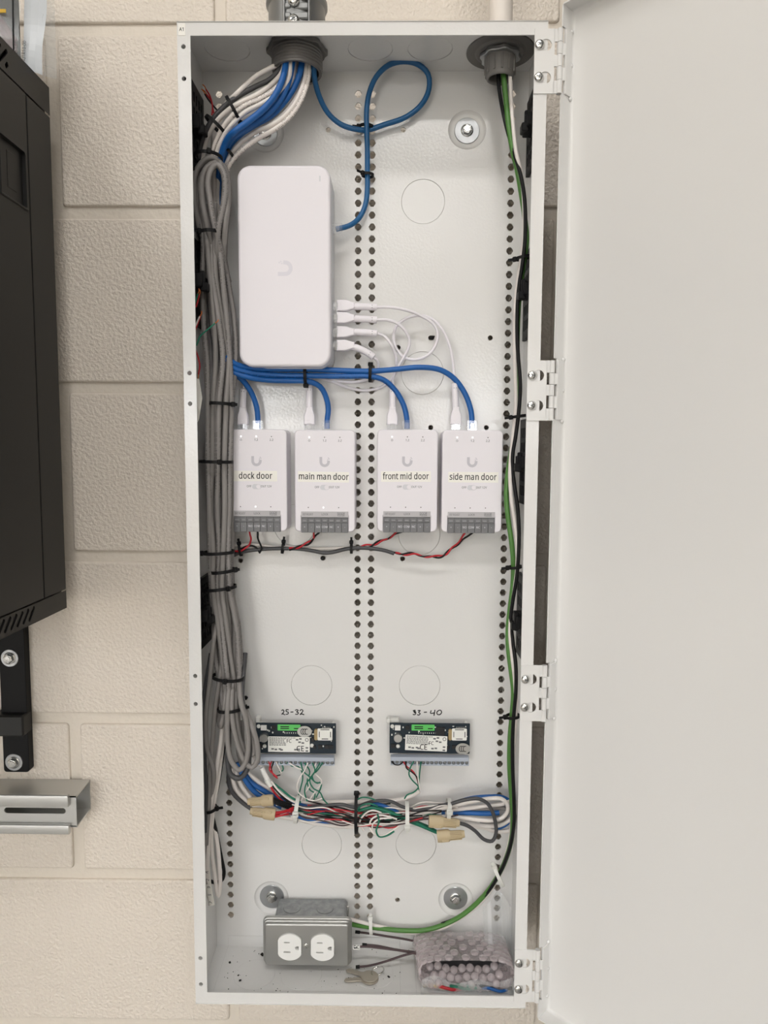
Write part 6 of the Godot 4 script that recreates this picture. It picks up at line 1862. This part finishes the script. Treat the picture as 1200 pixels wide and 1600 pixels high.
# ---------------------------------------------------------------- things on the floor of the enclosure
func bottom_things():
	var fy := -535.0
	var enc: Node3D = get_node("enclosure")
	# a cover sheet folded up the back
	var g := Geo.new()
	g.box(v(-63.5, fy + 0.35, -54), v(220.5, 0.7, 78), 0.3)
	g.box(v(-63.5, fy + 7.2, -93.2), v(220.5, 15, 0.7), 0.3)
	part("cover_sheet", g, M.enamel, enc)
	g = Geo.new()
	g.box(v(65, fy + 0.3, -44), v(0.7, 0.6, 56), 0.2)
	part("seam", g, M.enamel_edge, enc)
	for p in [[-130, -44], [-73, -44], [14, -47]]:
		g = Geo.new()
		g.lathe([Vector2(24.6, 0.7), Vector2(24.6, 1.0), Vector2(24.2, 1.2), Vector2(0, 1.2)], v(p[0], fy, p[1]), v(0, 1, 0), 48)
		part("knockout", g, M.enamel, enc)
	outlet_box()
	bubble_wrap()
	# keys
	var kc := v(4, -533, -35.7)
	var keys := thing("key_ring", "two small steel keys on a ring lying on the enclosure floor", "keys", kc)
	for k in 2:
		g = Geo.new()
		var b := Basis(v(1, 0, 0), -PI / 2) if true else Basis.IDENTITY
		g.t = Transform3D(Basis(v(0, 1, 0), [0.12, -0.32][k]) * b, v(7.1, -533, -35.8) + v(0, k * 1.8 + 0.2, k * -3.0))
		var head := PackedVector2Array()
		for s in 25:
			var a := -PI * 0.86 + TAU * 0.86 * s / 24
			head.push_back(Vector2(cos(a) * 10.5 + 3, sin(a) * 9.5))
		for q in [[-9, 3.2], [-13, 3.2], [-16, 4.0], [-18, 2.8], [-20, 4.2], [-22.5, 3.0], [-25, 3.6], [-28, 0], [-25.5, -2.6], [-12, -2.8], [-9, -3.2]]:
			head.push_back(Vector2(q[0], q[1]))
		g.prism(head, 0, 1.7, 0.3, 1, true)
		part("key", g, M.key_metal, keys)
	g = Geo.new()
	var ring := []
	for s in 25:
		var a := TAU * s / 24
		ring.push_back(v(19.3, -533, -40.2) + v(cos(a) * 7.5, sin(a) * 8.5 + 8.0, sin(a) * 4.0 - cos(a) * 3))
	g.tube(PackedVector3Array(ring), 0.9, 8)
	part("ring", g, M.bright_zinc, keys)
	# wires between the outlet box and the wrapped parcel
	for q in [[[v(-10.2, -506.6, -56), v(3.2, -505.6, -56), v(26.7, -507.8, -56), v(50.2, -510.8, -56), v(65.9, -513.9, -56)], "upper brown wire to the bubble wrap, with a white flag"], [[v(-0.1, -504.6, -58), v(18.8, -506, -58), v(42.4, -510.7, -58), v(66, -513.7, -58)], "second brown wire to the bubble wrap"], [[v(-7.6, -529.3, -52), v(8.1, -527.5, -52), v(26.8, -522.2, -52), v(50.2, -513.6, -52), v(65.7, -509.2, -52)], "lower brown wire curving up to the bubble wrap"], [[v(-10.1, -506.6, -84), v(10.2, -508.9, -84), v(30.4, -512.1, -84), v(50.7, -515.2, -84), v(66.9, -518.4, -84)], "brown wire behind the others, under the green wire"]]:
		var w := thing("brown_wire", q[1], "wire", q[0][0], "")
		part("insulation", cord(q[0], 1.3, 8), M.wire_brown, w)
		g = Geo.new()
		g.tube(PackedVector3Array([q[0][0], (q[0][0] as Vector3).lerp(q[0][1], 0.3)]), 1.9, 8)
		part("crimp", g, M.black_plastic, w)
	g = Geo.new()
	g.box(v(-7, -505.8, -55), v(8.5, 6, 1.2), 0.4)
	var dc := solo("wire_flag", g, M.sticker_white, "small white flag on the brown wire reading DC", "tag")
	lettering("lettering", "DC", 4.2, v(-7, -505.3, -54.3), dc, M.ink)
	# crumbs of dirt
	g = Geo.new()
	for k in 90:
		var x := rng.randf_range(-168, 60)
		var z := -rng.randf_range(6, 90)
		var r := rng.randf_range(0.2, 0.6) if k % 9 else rng.randf_range(0.9, 1.7)
		g.t = Transform3D(Basis.from_euler(v(rng.randf() * 3, rng.randf() * 3, 0)), v(x, fy + 1.0 + r * 0.3, z))
		g.box(Vector3.ZERO, v(r * 2, r * 1.1, r * rng.randf_range(1, 2.6)), r * 0.2)
	solo("dirt_crumbs", g, M.dirt, "dark crumbs of dirt scattered on the enclosure floor", "dirt", "", "stuff")

func slot_outline(a: float, b: float) -> PackedVector2Array:
	return PackedVector2Array([Vector2(a, -b), Vector2(a, b), Vector2(0, b), Vector2(-a, b), Vector2(-a, -b), Vector2(0, -b)])

func outlet_box():
	var o := thing("outlet_box", "galvanised steel outlet box with two white sockets, at the bottom left", "outlet", v(-66, -522, -90))
	var c := v(-66.5, -495.5, 0)
	var g := Geo.new()
	g.t = Transform3D(Basis.IDENTITY, v(-64, -495, 0))
	g.prism(rrect(88, 54, 5, 4), -91, -50, 0.6, 1, true, false)
	part("box", g, M.galvanised, o)
	for x in [-88.0, -47.0]:
		g = Geo.new()
		g.lathe([Vector2(10.6, 0), Vector2(10.6, 0.5), Vector2(10.0, 0.8), Vector2(0, 0.5)], v(x, -468, -72), v(0, 1, 0), 32)
		part("knockout", g, M.galvanised, o)
	g = Geo.new()
	g.box(v(-105, -474, -57), v(12, 9, 3), 0.8)
	g.box(v(-20, -474, -57), v(9, 12, 3), 0.8)
	g.lathe([Vector2(3, 0), Vector2(2.6, 2), Vector2(0, 2.4)], v(-104, -472, -55), v(0, 0, 1), 14, true)
	g.lathe([Vector2(3, 0), Vector2(2.6, 2), Vector2(0, 2.4)], v(-19, -473, -55), v(0, 0, 1), 14, true)
	g.tube(PackedVector3Array([v(-18, -470, -62), v(-18, -458, -62)]), 1.4, 8)
	part("ear", g, M.bright_zinc, o)
	# the raised steel cover with two socket openings
	g = Geo.new()
	g.t = Transform3D(Basis.IDENTITY, c)
	g.prism(rrect(108, 60, 6, 5), -54, -50, 1.6, 2, false, false, false)
	g.prism(rrect(104.8, 56.8, 4.5, 5), -50, -47.2, 1.6, 2, false, false, false)
	var plate := g.prism(rrect(101.6, 53.6, 3, 4), -47.2, -43.2, 2.2, 3, false, false, false)
	for r in [[-70, -40, -40, 40], [40, 70, -40, 40], [-40, 40, -40, -20.5], [-40, 40, 20.5, 40]]:
		for piece in Geometry2D.intersect_polygons(plate, PackedVector2Array([Vector2(r[0], r[2]), Vector2(r[1], r[2]), Vector2(r[1], r[3]), Vector2(r[0], r[3])])):
			g.cap(piece, -43.2, 1.0)
	g.t = Transform3D(Basis.IDENTITY, c + v(0, 0, -43.2))
	var opening := PackedVector2Array()
	for k in 40:
		var a := TAU * (k + 0.5) / 40
		opening.push_back(Vector2(clampf(cos(a) * 17.7, -14.5, 14.5), sin(a) * 17.3))
	g.sheet(-40, -20.5, 40, 20.5, [hole(-20.4, -1.6, opening), hole(19.2, -1.6, opening)], 1.0)
	var cov := part("cover", g, M.brushed_steel, o, "raised steel cover plate")
	for s in [-1, 1]:
		var sc := c + v(19.8 * s - 0.6, -1.6, -43.2)
		g = Geo.new()
		var p := PackedVector2Array()
		for k in 40:
			var a := TAU * (k + 0.5) / 40
			p.push_back(Vector2(clampf(cos(a) * 17.4, -14.2, 14.2), sin(a) * 17.0))
		g.t = Transform3D(Basis.IDENTITY, sc)
		var face := g.prism(p, -6, 2.4, 0.8, 3, false, false, false)
		# the front is tiled round an inner field that carries the two slots and the ground hole
		for r in [[-30, -10.6, -30, 30], [12.4, 30, -30, 30], [-10.6, 12.4, -30, -8.4], [-10.6, 12.4, 9.0, 30]]:
			for piece in Geometry2D.intersect_polygons(face, PackedVector2Array([Vector2(r[0], r[2]), Vector2(r[1], r[2]), Vector2(r[1], r[3]), Vector2(r[0], r[3])])):
				g.cap(piece, 2.4, 1.0)
		var slots := [hole(-3.2, 6.4, slot_outline(3.3, 0.85)), hole(-3.2, -5.8, slot_outline(4.2, 0.85)), hole(8.8, -0.6, PackedVector2Array([Vector2(2.2, -2.4), Vector2(2.2, 2.4), Vector2(0, 2.4), Vector2(-1.6, 1.8), Vector2(-2.4, 0.6), Vector2(-2.4, -0.6), Vector2(-1.6, -1.8), Vector2(0, -2.4)]))]
		g.t = Transform3D(Basis.IDENTITY, sc + v(0, 0, 2.4))
		g.sheet(-10.6, -8.4, 12.4, 9.0, slots, 12.0)
		part("socket", g, M.outlet_white, o, "white socket face with two slots and a ground hole")
	g = Geo.new()
	g.lathe([Vector2(3.3, 0), Vector2(3.1, 1.0), Vector2(2.2, 1.7), Vector2(0, 1.9)], c + v(-0.5, 0, -43.2), v(0, 0, 1), 20, true)
	var sw := part("screw", g, M.bright_zinc, cov)
	g = Geo.new()
	g.box(c + v(-0.5, 0, -41.4), v(0.9, 5.4, 0.5), 0.1)
	part("slot", g, M.die_cast, sw)  # raised strip, darker metal in place of the shaded screw recess

func bubble_wrap():
	# a parcel rolled in bubble wrap: the near end of the roll is open and shows its dark inside
	var o := thing("bubble_wrap", "parcel rolled in clear bubble wrap, open end towards the viewer, at the bottom right", "bubble wrap", v(122, -533, -50))
	var sec := func(t: float, u: float) -> Vector3:
		# t goes round the roll, u from the near end (0) to the far end (1)
		var a := TAU * t
		var cx := lerpf(124.5, 121.0, u)
		var rx := lerpf(54.0, 56.0, u) * (1.0 + 0.02 * sin(a * 3))
		var ry := lerpf(15.5, 13.0, u) * (1.0 + 0.05 * sin(a * 2 + 1))
		var e := 0.72
		var px := signf(cos(a)) * pow(absf(cos(a)), e) * rx
		var py := signf(sin(a)) * pow(absf(sin(a)), e) * ry
		var droop := 3.0 * sin(u * 5 + a)
		return v(cx + px, -515.0 + py - u * 4.0 + (6.0 * (1 - u) * pow(absf(cos(a)), 2.0) * (-1.0 if sin(a) < 0 else 1.0)) * 0.4, lerpf(-22.0, -86.0, u) - 6.0 * sin(a) * (1 - u) + droop * 0.3)
	var g := Geo.new()
	var n := 56
	var rows := 12
	for i in rows:
		for j in n:
			g.quad(sec.call(float(j) / n, float(i) / rows), sec.call(float(j) / n, float(i + 1) / rows), sec.call(float(j + 1) / n, float(i + 1) / rows), sec.call(float(j + 1) / n, float(i) / rows)) if false else g.quad(sec.call(float(j) / n, float(i + 1) / rows), sec.call(float(j) / n, float(i) / rows), sec.call(float(j + 1) / n, float(i) / rows), sec.call(float(j + 1) / n, float(i + 1) / rows))
	part("film", g, M.bubble_film, o)
	g = Geo.new()
	var dome := [Vector2(5.5, -0.2), Vector2(5.5, 0.9), Vector2(4.8, 1.9), Vector2(2.9, 2.6), Vector2(0, 2.7)]
	for i in 6:
		for j in 24:
			var t := (j + (0.5 if i % 2 else 0.0)) / 24.0
			var u := (i + 0.5) / 6.0
			var p: Vector3 = sec.call(t, u)
			var nn: Vector3 = ((sec.call(t + 0.01, u) as Vector3) - p).cross((sec.call(t, u + 0.02) as Vector3) - p).normalized()
			if nn.dot(p - v(122, -511, p.z)) < 0:
				nn = -nn
			g.lathe(dome.map(func(q): return q * 1.0), p, nn, 10, true)
	var bub := part("bubbles", g, M.bubble_film, o)
	bub.set_meta("kind", "stuff")
	# the layer inside the roll, with larger puckered bubbles
	g = Geo.new()
	for row in 3:
		for k in 9:
			var f := (k + 0.5 * (row % 2)) / 8.5
			var p := v(82 + 82 * f, -527 + row * 5.0 + 2.0 * sin(k * 1.7) - 3.0 * sin(f * PI), -23 - row * 8.0)
			g.lathe([Vector2(5.0, -1), Vector2(5.1, 0.8), Vector2(4.4, 2.4), Vector2(2.4, 3.4), Vector2(0, 3.7)], p, v(rng.randf_range(-0.4, 0.4), 0.75, 0.8 + 0.2 * row), 14, true)
	var inner := part("inner_bubbles", g, M.bubble_film, o)
	inner.set_meta("kind", "stuff")
	g = Geo.new()
	g.box(v(122, -517, -62), v(88, 18, 36), 5)
	part("wrapped_part", g, M.chip, o, "dark object inside the wrap")
	# a clear bag behind and under it
	var bag := thing("clear_bag", "thin clear plastic bag with coloured leads under the bubble wrap", "plastic bag", v(130, -534, -40))
	g = Geo.new()
	var last: Vector3
	for s in 16:
		var t := float(s) / 16
		var a := v(70 + 112 * t, -533.5, -14 - 3 * sin(t * 9))
		var b := v(70 + 112 * (t + 1.0 / 16), -533.5, -14 - 3 * sin((t + 1.0 / 16) * 9))
		var top_a := a + v(2, 12 + 4 * sin(t * 14), -8)
		var top_b := b + v(2, 12 + 4 * sin((t + 1.0 / 16) * 14), -8)
		g.quad(a, b, top_b, top_a)
	part("film", g, M.film, bag)
	g = Geo.new()
	for s in 8:
		var t := s / 8.0
		var a := v(150 + 36 * t, -470 + 26 * t * (1 - t) * 3, -80 + 6 * sin(t * 8))
		var b := v(150 + 36 * (t + 0.125), -470 + 26 * (t + 0.125) * (0.875 - t) * 3, -80 + 6 * sin((t + 0.125) * 8))
		g.quad(v(a.x, -533, a.z + 30), v(b.x, -533, b.z + 30), b, a)
	part("film_flap", g, M.film, bag)
	for q in [[M.wire_red, 82.0, 120.0, "red lead"], [M.wire_green, 105.0, 150.0, "green lead"], [M.nut_tan, 74.0, 110.0, "tan lead"], [M.wire_blue, 140.0, 172.0, "blue lead"], [M.wire_black, 126.0, 178.0, "black lead"], [M.wire_green, 95.0, 140.0, "green lead"]]:
		var x0: float = q[1]
		var x1: float = q[2]
		var zz := rng.randf_range(-24, -18)
		part("lead", cord([v(x0, -531.5, zz - 4), v(lerpf(x0, x1, 0.3), -528, zz), v(lerpf(x0, x1, 0.7), -530, zz + 2), v(x1, -531.8, zz - 2)], 1.7, 8), q[0], bag, q[3])
